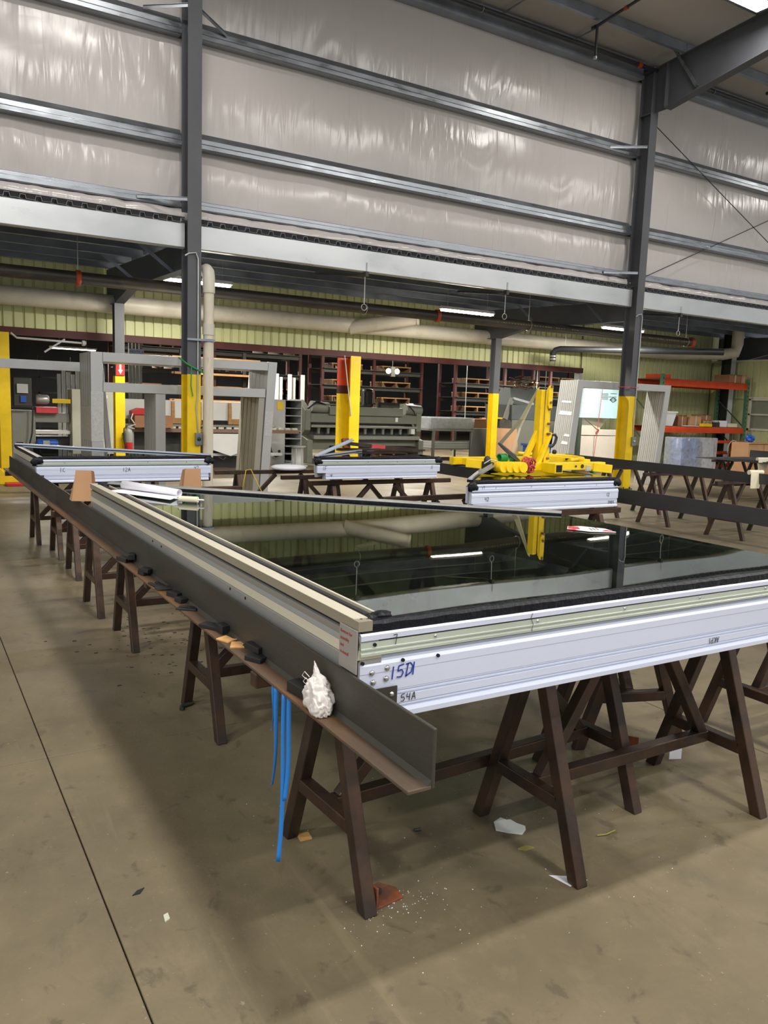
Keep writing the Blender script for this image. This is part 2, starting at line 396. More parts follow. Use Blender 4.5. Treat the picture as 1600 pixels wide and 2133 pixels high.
# ------------------------------------------------------------------ upper back wall: girts and vinyl-faced insulation sheets
wall_b = struct(MB().box(-14, 34, 12.16, 12.2, 4.08, 8.6).build('wall_back', 'roof_vinyl'))
BAYS = [(-5.4, 3.59), (3.79, 12.8), (13.0, 22.0)]
GZ = [(5.15, .24), (6.64, .25)]
def girt(z0, h, x0, x1):
    y = 11.9
    MB().ext([(12.12, z0+.015), (y, z0), (y-.022, z0+.012), (y-.022, z0+.07), (y, z0+.085), (y, z0+h*.62), (y+.07, z0+h), (12.12, z0+h)],
             'x', x0, x1).build('girt', 'galv', wall_b, .003)
for x0, x1 in BAYS:
    for z0, h in GZ: girt(z0, h, x0, x1)
    MB().ext([(12.1, 4.31), (11.93, 4.30), (11.9, 4.315), (11.9, 4.375), (11.93, 4.385), (11.93, 4.43), (11.97, 4.445), (12.1, 4.45)], 'x', x0, x1).build('girt', 'galv', wall_b, .002)
    MB().ext([(12.1, 8.12), (11.86, 8.10), (11.84, 8.12), (11.84, 8.17), (11.87, 8.18), (11.87, 8.33), (11.8, 8.36), (11.8, 8.38), (12.1, 8.4)], 'x', x0, x1).build('eave_strut', 'galv_dark', wall_b, .002)
rows = [(4.44, 5.17), (5.38, 6.66), (6.88, 8.14)]
sx = 1.53
for c in range(-4, 15):
    for r, (za, zb_) in enumerate(rows):
        xa = .25+c*sx; xb = xa+sx+.03; nx, nz_ = 36, 26; vs = []
        for j in range(nz_+1):
            for i in range(nx+1):
                u, v = i/nx, j/nz_; x = xa+(xb-xa)*u; z = za+(zb_-za)*v
                sag = .05*math.sin(math.pi*v)*(.75+.25*math.sin(math.pi*u))
                big = noise.noise(Vector((x*1.1, r*7.7, z*.8)))
                fold = noise.noise(Vector((x*9+z*2.2*noise.noise(Vector((x*.7, 3, z*.3))), r*3.1, z*1.1)))
                amp = max(0, noise.noise(Vector((x*1.3, 11+r, z*1.2)))+.25)
                y = 12.085-sag-.018*big-.032*amp*fold*math.sin(math.pi*min(1, max(0, v)))**.5
                vs.append((x, y+(.006 if i == nx else 0), z))
        MB().add(vs, [(j*(nx+1)+i, j*(nx+1)+i+1, (j+1)*(nx+1)+i+1, (j+1)*(nx+1)+i) for j in range(nz_) for i in range(nx)], True).build('insulation_sheet', 'vinyl', wall_b)
# bulging insulation rolled over the sill between low roof and wall
for k in range(-3, 14):
    xa = -1.0+k*1.9; n = 30; vs = []; pr_ = [(12.05, 4.1), (11.93, 4.1), (11.885, 4.15), (11.885, 4.22), (11.92, 4.29), (12.05, 4.32)]
    for i in range(n+1):
        x = xa+1.9*i/n; e = abs(i/n-.5)*2
        for (y, z) in pr_: vs.append((x, y+.03*noise.noise(Vector((x*4, y*5, z*6)))+.03*e**8, z+.012*noise.noise(Vector((x*6, z*9, 2)))))
    q = len(pr_)
    MB().add(vs, [(i*q+j, i*q+j+1, (i+1)*q+j+1, (i+1)*q+j) for i in range(n) for j in range(q-1)], True).build('insulation_roll', 'vinyl', wall_b)
# flange braces between columns and girts
def brace(p, q, par, mat='galv', w=.045): MB().bar(p, q, .004, w, (0, 0, 1)).bar((p[0], p[1], p[2]+w/2), (q[0], q[1], q[2]+w/2), .035, .004).build('flange_brace', mat, par)
brace((3.6, 11.63, 4.37), (2.95, 11.88, 4.36), wall_b); brace((12.8, 11.63, 4.37), (12.1, 11.88, 4.34), wall_b)
brace((12.8, 11.63, 6.78), (12.05, 11.88, 6.7), wall_b); brace((3.6, 11.63, 6.93), (3.05, 11.88, 6.85), wall_b); brace((3.78, 11.63, 6.9), (4.25, 11.88, 6.78), wall_b)

# ------------------------------------------------------------------ wall columns and rafters
def isec(hx, y0, y1, t=.014, w=.01, xc=0.0):
    return [(xc-hx, y0), (xc+hx, y0), (xc+hx, y0+t), (xc+w, y0+t), (xc+w, y1-t), (xc+hx, y1-t), (xc+hx, y1), (xc-hx, y1), (xc-hx, y1-t), (xc-w, y1-t), (xc-w, y0+t), (xc-hx, y0+t)]
for x, lab in ((3.69, 'left'), (12.9, 'right')):
    t = thing('steel_column', 'tall grey steel column with yellow base, %s one of two on the insulated wall' % lab, 'column', (x, 11.75, 0), 0, 'main wall columns')
    MB().ext(isec(.1, 11.6, 11.9, xc=x), 'z', 1.92, 8.2).build('shaft', 'column_paint', t)
    MB().ext(isec(.1, 11.6, 11.9, xc=x), 'z', .015, 1.92).build('painted_base', 'yellow', t)
    MB().box(x-.14, x+.14, 11.56, 11.94, 0, .018).build('base_plate', 'steel_dark', t)
    for dx in (-.09, .09):
        for dy in (11.59, 11.91): MB().tube((x+dx, dy, .018), (x+dx, dy, .05), .014, 6).build('anchor_bolt', 'steel_dark', t)
    MB().box(x-.1, x+.1, 11.615, 11.885, 7.40, 7.415).build('stiffener', 'column_paint', t)
    r = thing('roof_rafter', 'dark grey tapered steel roof rafter rising from the %s column' % lab, 'beam', (x, 11, 8), 0, 'roof rafters')
    prof = [(11.9, 7.42), (11.3, 7.42), (9.1, 7.77), (-12, 9.55), (-12, 10.2), (9.1, 8.42), (11.9, 8.2)]
    MB().ext(prof, 'x', x-.006, x+.006).build('web', 'column_paint', r)
    for a, b in ((1, 2), (2, 3), (4, 5), (5, 6)):
        (ya, za), (yb, zb_) = prof[a], prof[b]
        MB().bar((x, ya, za), (x, yb, zb_), .2, .014).build('flange', 'column_paint', r)
    MB().box(x-.1, x+.1, 11.29, 11.305, 7.42, 8.24).build('end_plate', 'column_paint', r)
    MB().bar((x-.03, 10.62, 7.62), (x-.08, 11.15, 8.42), .05, .05, (1, 0, 0)).build('flange_brace', 'galv', r)

# ------------------------------------------------------------------ sprinkler pipes under the high roof
t = thing('sprinkler_main', 'black sprinkler main running along the top of the insulated wall', 'pipe', (8, 11.7, 8.05))
MB().tube((-8, 11.62, 8.2), (24, 11.62, 8.2), .042, 12).build('pipe', 'sprinkler_black', t)
for x in (-3, 3.0, 8.6, 14.6): 
    MB().tube((x, 11.62, 8.24), (x, 11.62, 8.6), .005, 6).build('hanger_rod', 'conduit', t)
    MB().path([(x+.0, 11.62+.05*math.cos(a), 8.2+.05*math.sin(a)) for a in [i*math.pi/8 for i in range(17)]], .005, 5).build('clevis_ring', 'conduit', t)
for x in (12.35,): MB().tube((x, 11.62, 8.2), (x+.09, 11.62, 8.2), .056, 12).build('coupling', 'coupling', t)
for x, lab in ((10.62, 'left of the rafter'), (15.6, 'right of the rafter')):
    t = thing('sprinkler_branch', 'thin black sprinkler branch pipe with a drop, under the roof %s' % lab, 'pipe', (x, 11, 8.3), 0, 'sprinkler branches')
    MB().path([(x, 5, 8.72), (x, 10.98, 8.22)], .026, 10).build('pipe', 'sprinkler_black', t)
    MB().path([(x, 10.98, 8.24), (x, 10.98, 7.72)], .024, 10).build('drop', 'sprinkler_black', t)
    MB().tube((x, 10.98, 7.72), (x, 10.98, 7.68), .034, 10).build('sprinkler_head', 'conduit', t)
    MB().tube((x, 11.02, 8.22), (x, 11.1, 8.22), .034, 10).build('tee', 'sprinkler_black', t)
    MB().tube((x, 10.3, 8.27), (x, 10.36, 8.27), .036, 10).build('coupling', 'coupling', t)
# rod bracing in the right bay
for p, q, lab in (((13.0, 11.88, 7.45), (22, 11.88, 3.5), 'falling to the right'), ((13.0, 11.9, 4.25), (22, 11.9, 8.1), 'rising to the right')):
    MB().tube(p, q, .009, 8).build('brace_rod', 'sprinkler_black', wall_b)

# ------------------------------------------------------------------ low roof behind the columns (fascia, deck, purlins, rafters)
low = thing('low_roof', 'galvanised low roof with fascia channel, fluted deck and purlins behind the columns', 'roof', (8, 13.5, 3.7), kind='structure')
for x0, x1 in ((-5.4, 3.585), (3.795, 12.79), (13.01, 22.0)):
    MB().ext([(11.83, 3.71), (11.74, 3.71), (11.725, 3.725), (11.725, 4.045), (11.74, 4.06), (11.83, 4.06), (11.83, 4.05), (11.745, 4.05), (11.735, 4.04), (11.735, 3.73), (11.745, 3.72), (11.83, 3.72)],
             'x', x0, x1).build('fascia_channel', 'galv_fascia', low)
    n = int((x1-x0)/.19); p = (x1-x0)/n; prof = []
    for k in range(n):
        a = x0+k*p; prof += [(a, 4.118), (a+.012, 4.066), (a+p*.62, 4.066), (a+p*.62+.012, 4.118)]
    prof += [(x1, 4.118)]
    MB().ext(prof, 'y', 11.71, 15.78, closed=False).build('deck_sheet', 'deck_galv', low, 0, .006)
    for k in range(n): MB().box(x0+k*p+.014, x0+k*p+p*.62-.004, 11.704, 11.712, 4.07, 4.116).build('flute_closure', 'deck_black', low)
    MB().box(x0, x1, 11.72, 11.9, 4.119, 4.14).build('deck_topping', 'deck_black', low)
    for y in (12.45, 13.25, 14.05, 14.85, 15.6): MB().ext(zsec(y, 3.865), 'x', x0, x1).build('purlin', 'galv_dark', low)
for xc in (3.69, 12.9, 22.1):
    xp = xc-.28 if xc < 5 else xc-.83
    prof = [(11.9, 3.45), (14.3, 3.40), (15.05, 3.2), (15.75, 3.2), (15.75, 3.86), (11.9, 3.86)]
    for nm, a, b in (('web', None, None),):
        MB().ext(prof, 'x', -.005, .005).build('rafter_web', 'column_paint', low)
        o = bpy.context.scene.objects[low.children[-1].name]
        sh = (xp-xc)/(15.1-11.9)
        for v in o.data.vertices: v.co.x += xc+(v.co.y-11.9)*sh
    for (ya, za), (yb, zb_) in (((11.9, 3.45), (14.3, 3.40)), ((14.3, 3.40), (15.05, 3.2)), ((15.05, 3.2), (15.75, 3.2))):
        MB().bar((xc+(ya-11.9)*sh, ya, za), (xc+(yb-11.9)*sh, yb, zb_), .17, .012).build('rafter_flange', 'column_paint', low)
    for s in (-1, 1):
        for y in (12.45, 14.05):
            xr = xc+(y-11.9)*sh
            MB().bar((xr+s*.02, y, 3.47), (xr+s*.62, y, 3.9), .05, .006, (0, 1, 0)).build('flange_brace', 'galv_dark', low)
    # post at the back of the low roof
    if xc > 15: continue
    t = thing('steel_post', 'slim grey steel post with yellow base, %s' % ('with the fire extinguisher' if xc < 5 else 'behind the yellow lifter'), 'post', (xp, 15.1, 0), 0, 'low roof posts')
    MB().ext(isec(.085, 15.02, 15.2, xc=xp), 'z', 1.92, 3.2).build('shaft', 'column_paint', t)
    MB().ext(isec(.085, 15.02, 15.2, xc=xp), 'z', .012, 1.92).build('painted_base', 'yellow', t)
    MB().box(xp-.12, xp+.12, 14.98, 15.24, 0, .014).build('base_plate', 'steel_dark', t)

# ------------------------------------------------------------------ green ribbed wall of the older building, with the wide opening
wall_g = struct(MB().box(15.58, 21.2, 15.9, 16.1, 0, 4.1).build('wall_green', 'green_wall'))
MB().box(-4, 15.58, 15.9, 16.1, 2.75, 4.1).build('lintel_backing', 'dark_red', wall_g)
def ribs(w, n, depth):
    p = w/n; out = []
    for k in range(n): a = k*p; out += [(a, 0), (a+p*.72, 0), (a+p*.78, depth), (a+p*.94, depth)]
    return out+[(w, 0)]
def panel(x0, w, z0, z1, par, n=5):
    MB().ext([(x0+u, 15.84+v) for u, v in ribs(w, n, .03)], 'z', z0, z1, closed=False).build('wall_panel', 'green_wall', par, 0, .004)
k = 0; x = -2.97
while x < 15.5: 
    w = min(.88, 15.57-x); panel(x, w-.004, 2.70, 4.08, wall_g, max(1, round(w/.176))); x += .88
x = 15.57
while x < 20.8:
    w = min(.88, 20.9-x); panel(x, w-.004, .01, 4.08, wall_g, max(1, round(w/.176))); x += .88
trim = struct(MB().ext([(15.80, 2.58), (15.98, 2.58), (15.98, 2.71), (15.80, 2.71)], 'x', -3, 15.6).build('trim_1', 'dark_red'))
struct(MB().box(15.5, 15.6, 15.83, 16.0, 0, 2.6).build('trim_2', 'cabinet_grey'))
wall_r = struct(MB().box(21.0, 21.2, 8.0, 15.9, 0, 3.15).build('wall_right', 'green_wall'))
for k in range(9):
    y0 = 15.85-.88*(k+1)
    pr_ = [(20.94+v, y0+u) for u, v in ribs(.876, 4, .03)]
    if y0 < 14.5 and y0+.88 > 13.3:
        for z0, z1 in ((.01, 1.2), (2.1, 3.15)): MB().ext(pr_, 'z', z0, z1, closed=False).build('wall_panel', 'green_wall', wall_r, 0, .004)
    else: MB().ext(pr_, 'z', .01, 3.15, closed=False).build('wall_panel', 'green_wall', wall_r, 0, .004)
MB().box(20.9, 20.99, 8, 15.85, 3.15, 3.2).build('top_trim', 'window_frame', wall_r)
MB().ext(isec(.11, 15.0, 15.3, xc=20.72), 'z', 0, 4.0).build('corner_column', 'machine_dark', wall_r)
MB().box(20.62, 20.82, 14.975, 14.99, 0, 3.4).build('column_edge', 'cabinet_grey', wall_r)
win = struct(MB().box(20.97, 20.99, 13.3, 14.5, 1.2, 2.1).build('window_1', 'window_glass'))
for y0, y1, z0, z1 in ((13.3, 14.5, 2.05, 2.11), (13.3, 14.5, 1.2, 1.26), (14.44, 14.5, 1.2, 2.1), (13.3, 13.36, 1.2, 2.1), (13.3, 14.5, 1.63, 1.68)):
    MB().box(20.9, 20.96, y0, y1, z0, z1).build('window_frame', 'window_frame', win, .004)
MB().box(20.88, 20.96, 13.25, 14.53, 2.11, 2.15).build('window_sill', 'window_frame', win)
# dim older hall beyond the opening
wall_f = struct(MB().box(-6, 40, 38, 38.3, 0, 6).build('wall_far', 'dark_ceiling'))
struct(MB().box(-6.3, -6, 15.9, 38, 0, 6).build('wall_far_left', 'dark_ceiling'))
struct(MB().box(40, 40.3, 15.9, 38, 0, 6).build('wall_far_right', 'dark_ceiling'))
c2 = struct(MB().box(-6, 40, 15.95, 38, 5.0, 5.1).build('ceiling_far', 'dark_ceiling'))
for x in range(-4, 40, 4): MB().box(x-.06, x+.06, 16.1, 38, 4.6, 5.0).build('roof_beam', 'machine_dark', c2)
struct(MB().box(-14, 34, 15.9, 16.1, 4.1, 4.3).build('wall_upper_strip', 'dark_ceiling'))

# ================================================================== FOREGROUND
ZB = .755                                   # top of the sawhorses
# ------------------------------------------------------------------ steel angles
def angle(label, x0, x1, y0, y1, z0, z1, flip=False, t=.0095, mats=('angle_steel', 'angle_flange')):
    """L section along Y: lying flange x0..x1, upright leg at x1 (or x0 when flip)"""
    o = thing('steel_angle', label, 'steel angle', ((x0+x1)/2, y0, z0))
    a, b = (x0, x1-t) if not flip else (x0+t, x1)
    MB().box(a, b, y0, y1, z0, z0+t).build('lying_flange', mats[1], o, .002)
    u = (x1-t, x1) if not flip else (x0, x0+t)
    MB().box(u[0], u[1], y0, y1, z0, z1).build('upright_leg', mats[0], o, .003)
    f = (x1-t-.011, x1-t) if not flip else (x0+t, x0+t+.011)
    pr_ = [(f[1], z0+t), (f[1], z0+t+.011), (f[0]+.003, z0+t+.003), (f[0], z0+t)] if not flip else [(f[0], z0+t), (f[0], z0+t+.011), (f[0]+.004, z0+t+.003), (f[1], z0+t)]
    MB().ext(pr_, 'y', y0+.001, y1-.001).build('fillet', mats[0], o)
    return o
main_angle = angle('long rusty steel angle in the foreground, carrying the rag and black shims', .912, .984, 1.365, 9.46, ZB, .896)
angle('dark steel angle on edge passing behind the yellow lifter panel', 5.72, 5.80, 2.6, 8.2, ZB, .89, True, mats=('steel_dark', 'steel_dark'))
angle('dark steel angle farther right in front of the yellow-based column', 9.26, 9.34, 4.6, 9.65, ZB, .89, True, mats=('steel_dark', 'steel_dark'))

# ------------------------------------------------------------------ sawhorses
def make_horse(half, leg, label):
    t = local('sawhorse', label, 'sawhorse', 'welded steel sawhorses'); s = .047; h = ZB
    MB().box(-half, half, -s/2, s/2, h-s, h).build('top_beam', 'horse_steel', t, .004)
    for x in (-leg, leg):
        for sg in (-1, 1):
            MB().hexa([(x-s/2, sg*.268-s*.55, 0), (x+s/2, sg*.268-s*.55, 0), (x+s/2, sg*.268+s*.55, 0), (x-s/2, sg*.268+s*.55, 0)],
                      [(x-s/2, sg*.03-s*.55, h-s), (x+s/2, sg*.03-s*.55, h-s), (x+s/2, sg*.03+s*.55, h-s), (x-s/2, sg*.03+s*.55, h-s)]).build('leg', 'horse_steel', t, .004)
        MB().box(x-s/2, x+s/2, -.165, .165, .225, .225+s).build('crossbar', 'horse_steel', t, .004)
    MB().box(-leg+s/2, leg-s/2, -s/2, s/2, .225, .225+s).build('stretcher', 'horse_steel', t, .004)
    for sg in (-1, 1): MB().bar((sg*(leg-.05), 0, .26), (sg*.16, 0, h-s-.005), s*.96, s*.96).build('diagonal', 'horse_steel', t, .004)
    return t
H1 = make_horse(.92, .64, 'rusty steel sawhorse nearest the camera, under the end of the long angle')
H1.location = (1.825, 2.296, 0); H1.rotation_euler = (0, 0, .05)
for y, xn, lab in ((3.68, 1.22, 'second'), (5.19, 1.20, 'third'), (6.07, 1.17, 'fourth'), (7.34, 1.25, 'fifth'), (8.31, 1.26, 'sixth'), (9.17, 1.18, 'seventh')):
    dup(H1, (xn+.64, y, 0), random.uniform(-.01, .01), 'rusty steel sawhorse under the long angle, %s from the camera' % lab)
H2 = make_horse(.78, .5, 'rusty steel sawhorse standing clear under the near white rail of the glass panel')
H2.location = (2.41, 2.065, 0)
dup(H2, (4.05, 2.3, 0), 0, 'rusty steel sawhorse at the right edge of the picture beneath the glass panel')
dup(H2, (3.12, 3.0, 0), 1.25, 'rusty sawhorse set crosswise under the middle of the glass panel')
dup(H1, (4.58, 7.62, 0), 0, 'brown sawhorse under the pale panel in the middle distance')
dup(H1, (4.55, 8.26, 0), 0, 'brown sawhorse behind the pale panel in the middle distance')
dup(H1, (4.02, 8.95, 0), -.02, 'brown sawhorse with a white pad left of the middle panel')
dup(H1, (4.55, 4.98, 0), 0, 'brown sawhorse under the front of the panel with the yellow lifter')
dup(H2, (4.5, 6.2, 0), .02, 'brown sawhorse with a yellow strap behind the lifter panel')
for y, lab in ((7.8, 'nearest of three'), (8.75, 'middle of three'), (6.62, 'rightmost')):
    dup(H2, (9.75, y, 0), .05, 'brown sawhorse under the far dark angle, %s' % lab)
dup(H2, (6.25, 3.2, 0), 0, 'brown sawhorse under the near end of the dark angle past the right edge')
for x, y, lab in ((14.1, 9.9, 'left'), (14.6, 9.0, 'right')):
    dup(H2, (x, y, 0), 0, 'brown sawhorse under the stacked steel plates, %s one' % lab)

# ------------------------------------------------------------------ glazed curtain-wall units
def sealant_blob(par, c, r, seed):
    mb = MB(); n, k = 14, 8; vs = []
    for i in range(k+1):
        th = math.pi*i/k
        for j in range(n):
            ph = 2*math.pi*j/n; d = Vector((math.sin(th)*math.cos(ph), math.sin(th)*math.sin(ph), math.cos(th)))
            q = 1+.45*noise.noise(d*2.3+Vector((seed, 0, 0)))
            vs.append(Vector(c)+Vector((d.x*r[0], d.y*r[1], d.z*r[2]))*q)
    mb.add(vs, [(i*n+j, i*n+(j+1) % n, (i+1)*n+(j+1) % n, (i+1)*n+j) for i in range(k) for j in range(n)], True)
    return mb.build('sealant_smear', 'sealant', par)
def bead(par, p0, p1, w, h, seed, n=60, amp=.004):
    p0 = Vector(p0); p1 = Vector(p1); d = (p1-p0).normalized(); a = Vector((-d.y, d.x, 0)); vs = []
    sec = [(0, 0), (0, .75), (.25, 1.0), (.7, 1.05), (1, .95), (1, 0)]
    for i in range(n+1):
        p = p0+(p1-p0)*i/n
        for u, v in sec:
            q = amp*noise.noise(Vector((i*.3+seed, u*3, v*3)))
            vs.append(p+a*(u*w+q)+Vector((0, 0, v*h+(q if v > .1 else 0))))
    m_ = len(sec)
    return MB().add(vs, [(i*m_+j, i*m_+(j+1) % m_, (i+1)*m_+(j+1) % m_, (i+1)*m_+j) for i in range(n) for j in range(m_)]
                    + [tuple(range(m_)), tuple(range(n*m_, n*m_+m_))]).build('sealant_bead', 'sealant', par)
def front_rail(par, x0, x1, yf, z0, k=1.0, lower_in=0.0, pm='alu_green'):
    """white aluminium head profile along X; z measured for the main unit and scaled by k"""
    Z = lambda z: z0+(z-.755)*k
    y = yf
    lo = [(y+.006, Z(.755)), (y-.005, Z(.760)), (y-.005, Z(.774)), (y, Z(.783)), (y+.004, Z(.784)), (y+.004, Z(.789)), (y, Z(.790)), (y, Z(.793)), (y+.004, Z(.794)), (y+.004, Z(.797)), (y, Z(.798)),
          (y, Z(.819)), (y+.004, Z(.820)), (y+.004, Z(.824)), (y, Z(.825)), (y, Z(.829)), (y+.004, Z(.830)), (y+.004, Z(.834)), (y, Z(.835)), (y, Z(.838)), (y+.08, Z(.838)), (y+.08, Z(.755))]
    MB().ext(lo, 'x', x0+lower_in, x1-lower_in*.4).build('lower_rail', 'alu_white', par)
    mid = [(y, Z(.839)), (y, Z(.892)), (y-.0015, Z(.893)), (y-.0015, Z(.914)), (y+.014, Z(.934)), (y+.08, Z(.934)), (y+.08, Z(.839))]
    MB().ext(mid, 'x', x0, x1).build('face_rail', 'alu_white', par)
    pp = [(y+.08, Z(.935)), (y+.016, Z(.935)), (y-.006, Z(.943)), (y-.006, Z(.950)), (y-.001, Z(.953)), (y-.001, Z(.957)), (y-.005, Z(.959)), (y-.005, Z(.963)), (y-.002, Z(.964)), (y-.002, Z(.979)), (y+.08, Z(.979))]
    MB().ext(pp, 'x', x0, x1).build('pressure_plate', pm, par)
    MB().box(x0, x1, y+.004, y+.08, Z(.979), Z(.984)).build('gasket', 'gasket', par)
    MB().ext([(y-.003, Z(.984)), (y-.003, Z(.998)), (y+.002, Z(1.003)), (y+.05, Z(1.003)), (y+.05, Z(.984))], 'x', x0, x1).build('cover_cap', 'alu_white', par)
    n = int((x1-x0)/.37)
    for i in range(n+1):
        x = x0+.235+i*.37
        if x < x1-.03: MB().lathe((x, y-.002, Z(.972)), [(.0055, 0), (.005, -.002), (.003, -.004), (.0005, -.0045)], 10, 'y').build('screw', 'screw', par)
    return Z

u = thing('glazed_panel', 'large reflective glass curtain-wall panel in a white frame, nearest the camera', 'glass panel', (2, 3, ZB), 0)
XL, YF, XR, YR, YB = .995, 1.745, 3.07, 3.2, 5.2
front_rail(u, XL+.004, XR+.02, YF, ZB)
# left rail, several aluminium profiles lying one above the other
def lrail(par, prof, mat, nm): MB().ext(prof, 'y', YF+.002, YB).build(nm, mat, par)
lrail(u, [(XL, .755), (XL, .925), (XL+.006, .932), (XL+.07, .932), (XL+.07, .755)], 'alu_grey', 'lower_rail')
lrail(u, [(XL-.003, .933), (XL, .960), (XL+.07, .960), (XL+.07, .933)], 'alu_cream', 'rail_bevel')
lrail(u, [(XL, .961), (XL+.003, .975), (XL, .990), (XL-.001, .997), (XL+.06, .997), (XL+.06, .961)], 'alu_grey', 'upper_rail')
lrail(u, [(XL+.008, .998), (XL+.008, 1.009), (XL+.06, 1.009), (XL+.06, .998)], 'gasket', 'gasket')
lrail(u, [(XL-.002, 1.009), (XL-.002, 1.036), (XL+.04, 1.036), (XL+.04, 1.009)], 'alu_beige', 'cover_cap')
MB().box(XL-.002, XL+.04, YF+.03, YB, 1.0362, 1.038).build('cap_top', 'alu_cream', u)
MB().box(XL+.041, XL+.047, YF+.05, YB-.03, 1.0, 1.031).build('gasket', 'alu_beige', u)
MB().ext([(XL+.047, 1.0), (XL+.047, 1.03), (XL+.055, 1.036), (XL+.07, 1.036), (XL+.085, 1.028), (XL+.085, 1.0)], 'y', YF+.04, YB-.02).build('black_gasket', 'gasket', u)
MB().box(XL+.085, XL+.093, YF+.05, YB-.12, 1.01, 1.0365).build('glass_edge_trim', 'alu_cream', u)
GP = [(XL+.093, YF+.032), (XR, YF+.032), (XR, YR), (XL+.16, YB-.12), (XL+.093, YB-.12)]
gx0, gy0, gy1 = XL+.093, YF+.032, YB-.12; NX, NY = 30, 44; vs = []
def gxmax(y): return XR if y <= YR else XR+(XL+.16-XR)*(y-YR)/(gy1-YR)
for j in range(NY+1):
    ty = j/NY; y = gy0+(gy1-gy0)*ty; xm = gxmax(y)
    for i in range(NX+1):
        sx_ = i/NX; x = gx0+(xm-gx0)*sx_; f_ = (x-gx0)/(XR-gx0)
        z = 1.033-.0055*4*ty*(1-ty)*(1-f_**3)
        vs.append((x, y, z))
pane = MB().add(vs, [(j*(NX+1)+i, j*(NX+1)+i+1, (j+1)*(NX+1)+i+1, (j+1)*(NX+1)+i) for j in range(NY) for i in range(NX)], True)
pane.add([(x, y, 1.018) for x, y in GP], [tuple(range(len(GP)))])          # lower face and edges keep their own flat normals
for (xa, ya), (xb, yb_) in zip(GP, GP[1:]+GP[:1]): pane.add([(xa, ya, 1.018), (xb, yb_, 1.018), (xb, yb_, 1.0329), (xa, ya, 1.0329)], [(0, 1, 2, 3)])
pane.build('glass_pane', 'tinted_glass', u)
MB().box(XR-.02, XR, YF+.08, YR, .80, 1.02).build('right_rail', 'alu_grey', u)
a = Vector((XR+.01, YR+.01, 0)); b = Vector((XL+.10, YB-.03, 0))
MB().bar((a.x, a.y, .91), (b.x, b.y, .91), .03, .19).build('slanted_rail', 'alu_grey', u)
dn = Vector((-(b-a).y, (b-a).x, 0)).normalized()
for w, z0, z1, mt, nm in ((.09, 1.0, 1.0145, 'aluminium', 'edge_trim'), (.084, 1.0145, 1.040, 'sealant', 'black_gasket'), (.088, 1.040, 1.047, 'alu_grey', 'edge_trim')):
    MB().bar((a.x, a.y, (z0+z1)/2), (b.x, b.y, (z0+z1)/2), w, z1-z0).build(nm, mt, u, .002)
bead(u, (XL+.03, YF+.003, 1.0), (XR, YF+.003, 1.0), .03, .033, 3.0, 150, .002)
for i, c in enumerate(((XL+.06, YF+.05, 1.03), (XL+.09, YF+.045, 1.035), (XL+.03, YF+.03, 1.025))): sealant_blob(u, c, (.028, .022, .012), i*3.3)
sealant_blob(u, (XL+.075, YB-.05, 1.035), (.05, .05, .012), 9.1)
# corner plate with red note, corner screws, dark clip, hand-written marks
cp = MB().box(XL-.009, XL-.006, 1.742, 1.838, .897, 1.013).build('corner_plate', 'plate_grey', u)
for i, (tx, sz) in enumerate((('Remove for', .0135), ('assembly', .0135), ('and', .0135), ('re-install', .0135))):
    MT = Matrix(((0, 0, -1, XL-.0092), (-1, 0, 0, 1.832), (0, 1, 0, .992-.019*i), (0, 0, 0, 1)))
    text_mesh('red_note', tx, sz, 'ink_red', cp, MT)
for x, z in ((1.082, .902), (1.08, .873), (1.04, .868), (1.035, .895)):
    MB().lathe((x, YF-.001, z), [(.0085, 0), (.008, -.003), (.004, -.006), (.0005, -.0065)], 12, 'y').build('screw', 'screw', u)
for x, z in ((1.04, .972), (1.005, .925), (1.13, .918), (1.245, .915)): MB().tube((x, YF-.0062, z), (x, YF-.001, z), .005, 10).build('drill_hole', 'hole', u)
MB().box(1.0, 1.112, YF-.009, YF-.006, .79, .851).build('dark_clip', 'angle_steel', u)
MB().lathe((1.095, YF-.009, .83), [(.007, 0), (.005, -.004), (.0005, -.005)], 10, 'y').build('screw', 'screw', u)
handwriting('marker_note', '15D1', (1.098, YF-.0022, .868), (1, 0, .06), (.08, 0, 1), .036, 'ink_blue', u, .0035, .72)
handwriting('marker_note', '54A', (1.128, YF-.002, .8), (1, 0, .02), (0.06, 0, 1), .022, 'ink_black', u, .002, .8)
handwriting('marker_note', 'AKP1', (2.47, YF-.002, .818), (-1, 0, 0), (0, 0, -1), .021, 'ink_black', u, .002, .8)
handwriting('marker_note', '7', (1.095, YF-.0065, .966), (1, 0, 0), (0, 0, 1), .028, 'ink_black', u, .002)
for x in (1.58,): MB().path([(x, YF-.007, z) for z in (.945, .955)] + [(x+.006, YF-.004, .965), (x-.004, YF-.004, .985), (x, YF-.006, 1.0)], .0009, 4).build('pen_tick', 'ink_black', u)
for y in (2.55, 2.7, 3.6, 3.75): MB().tube((XL-.002, y, .915), (XL+.004, y, .915), .005, 8).build('drill_hole', 'hole', u)

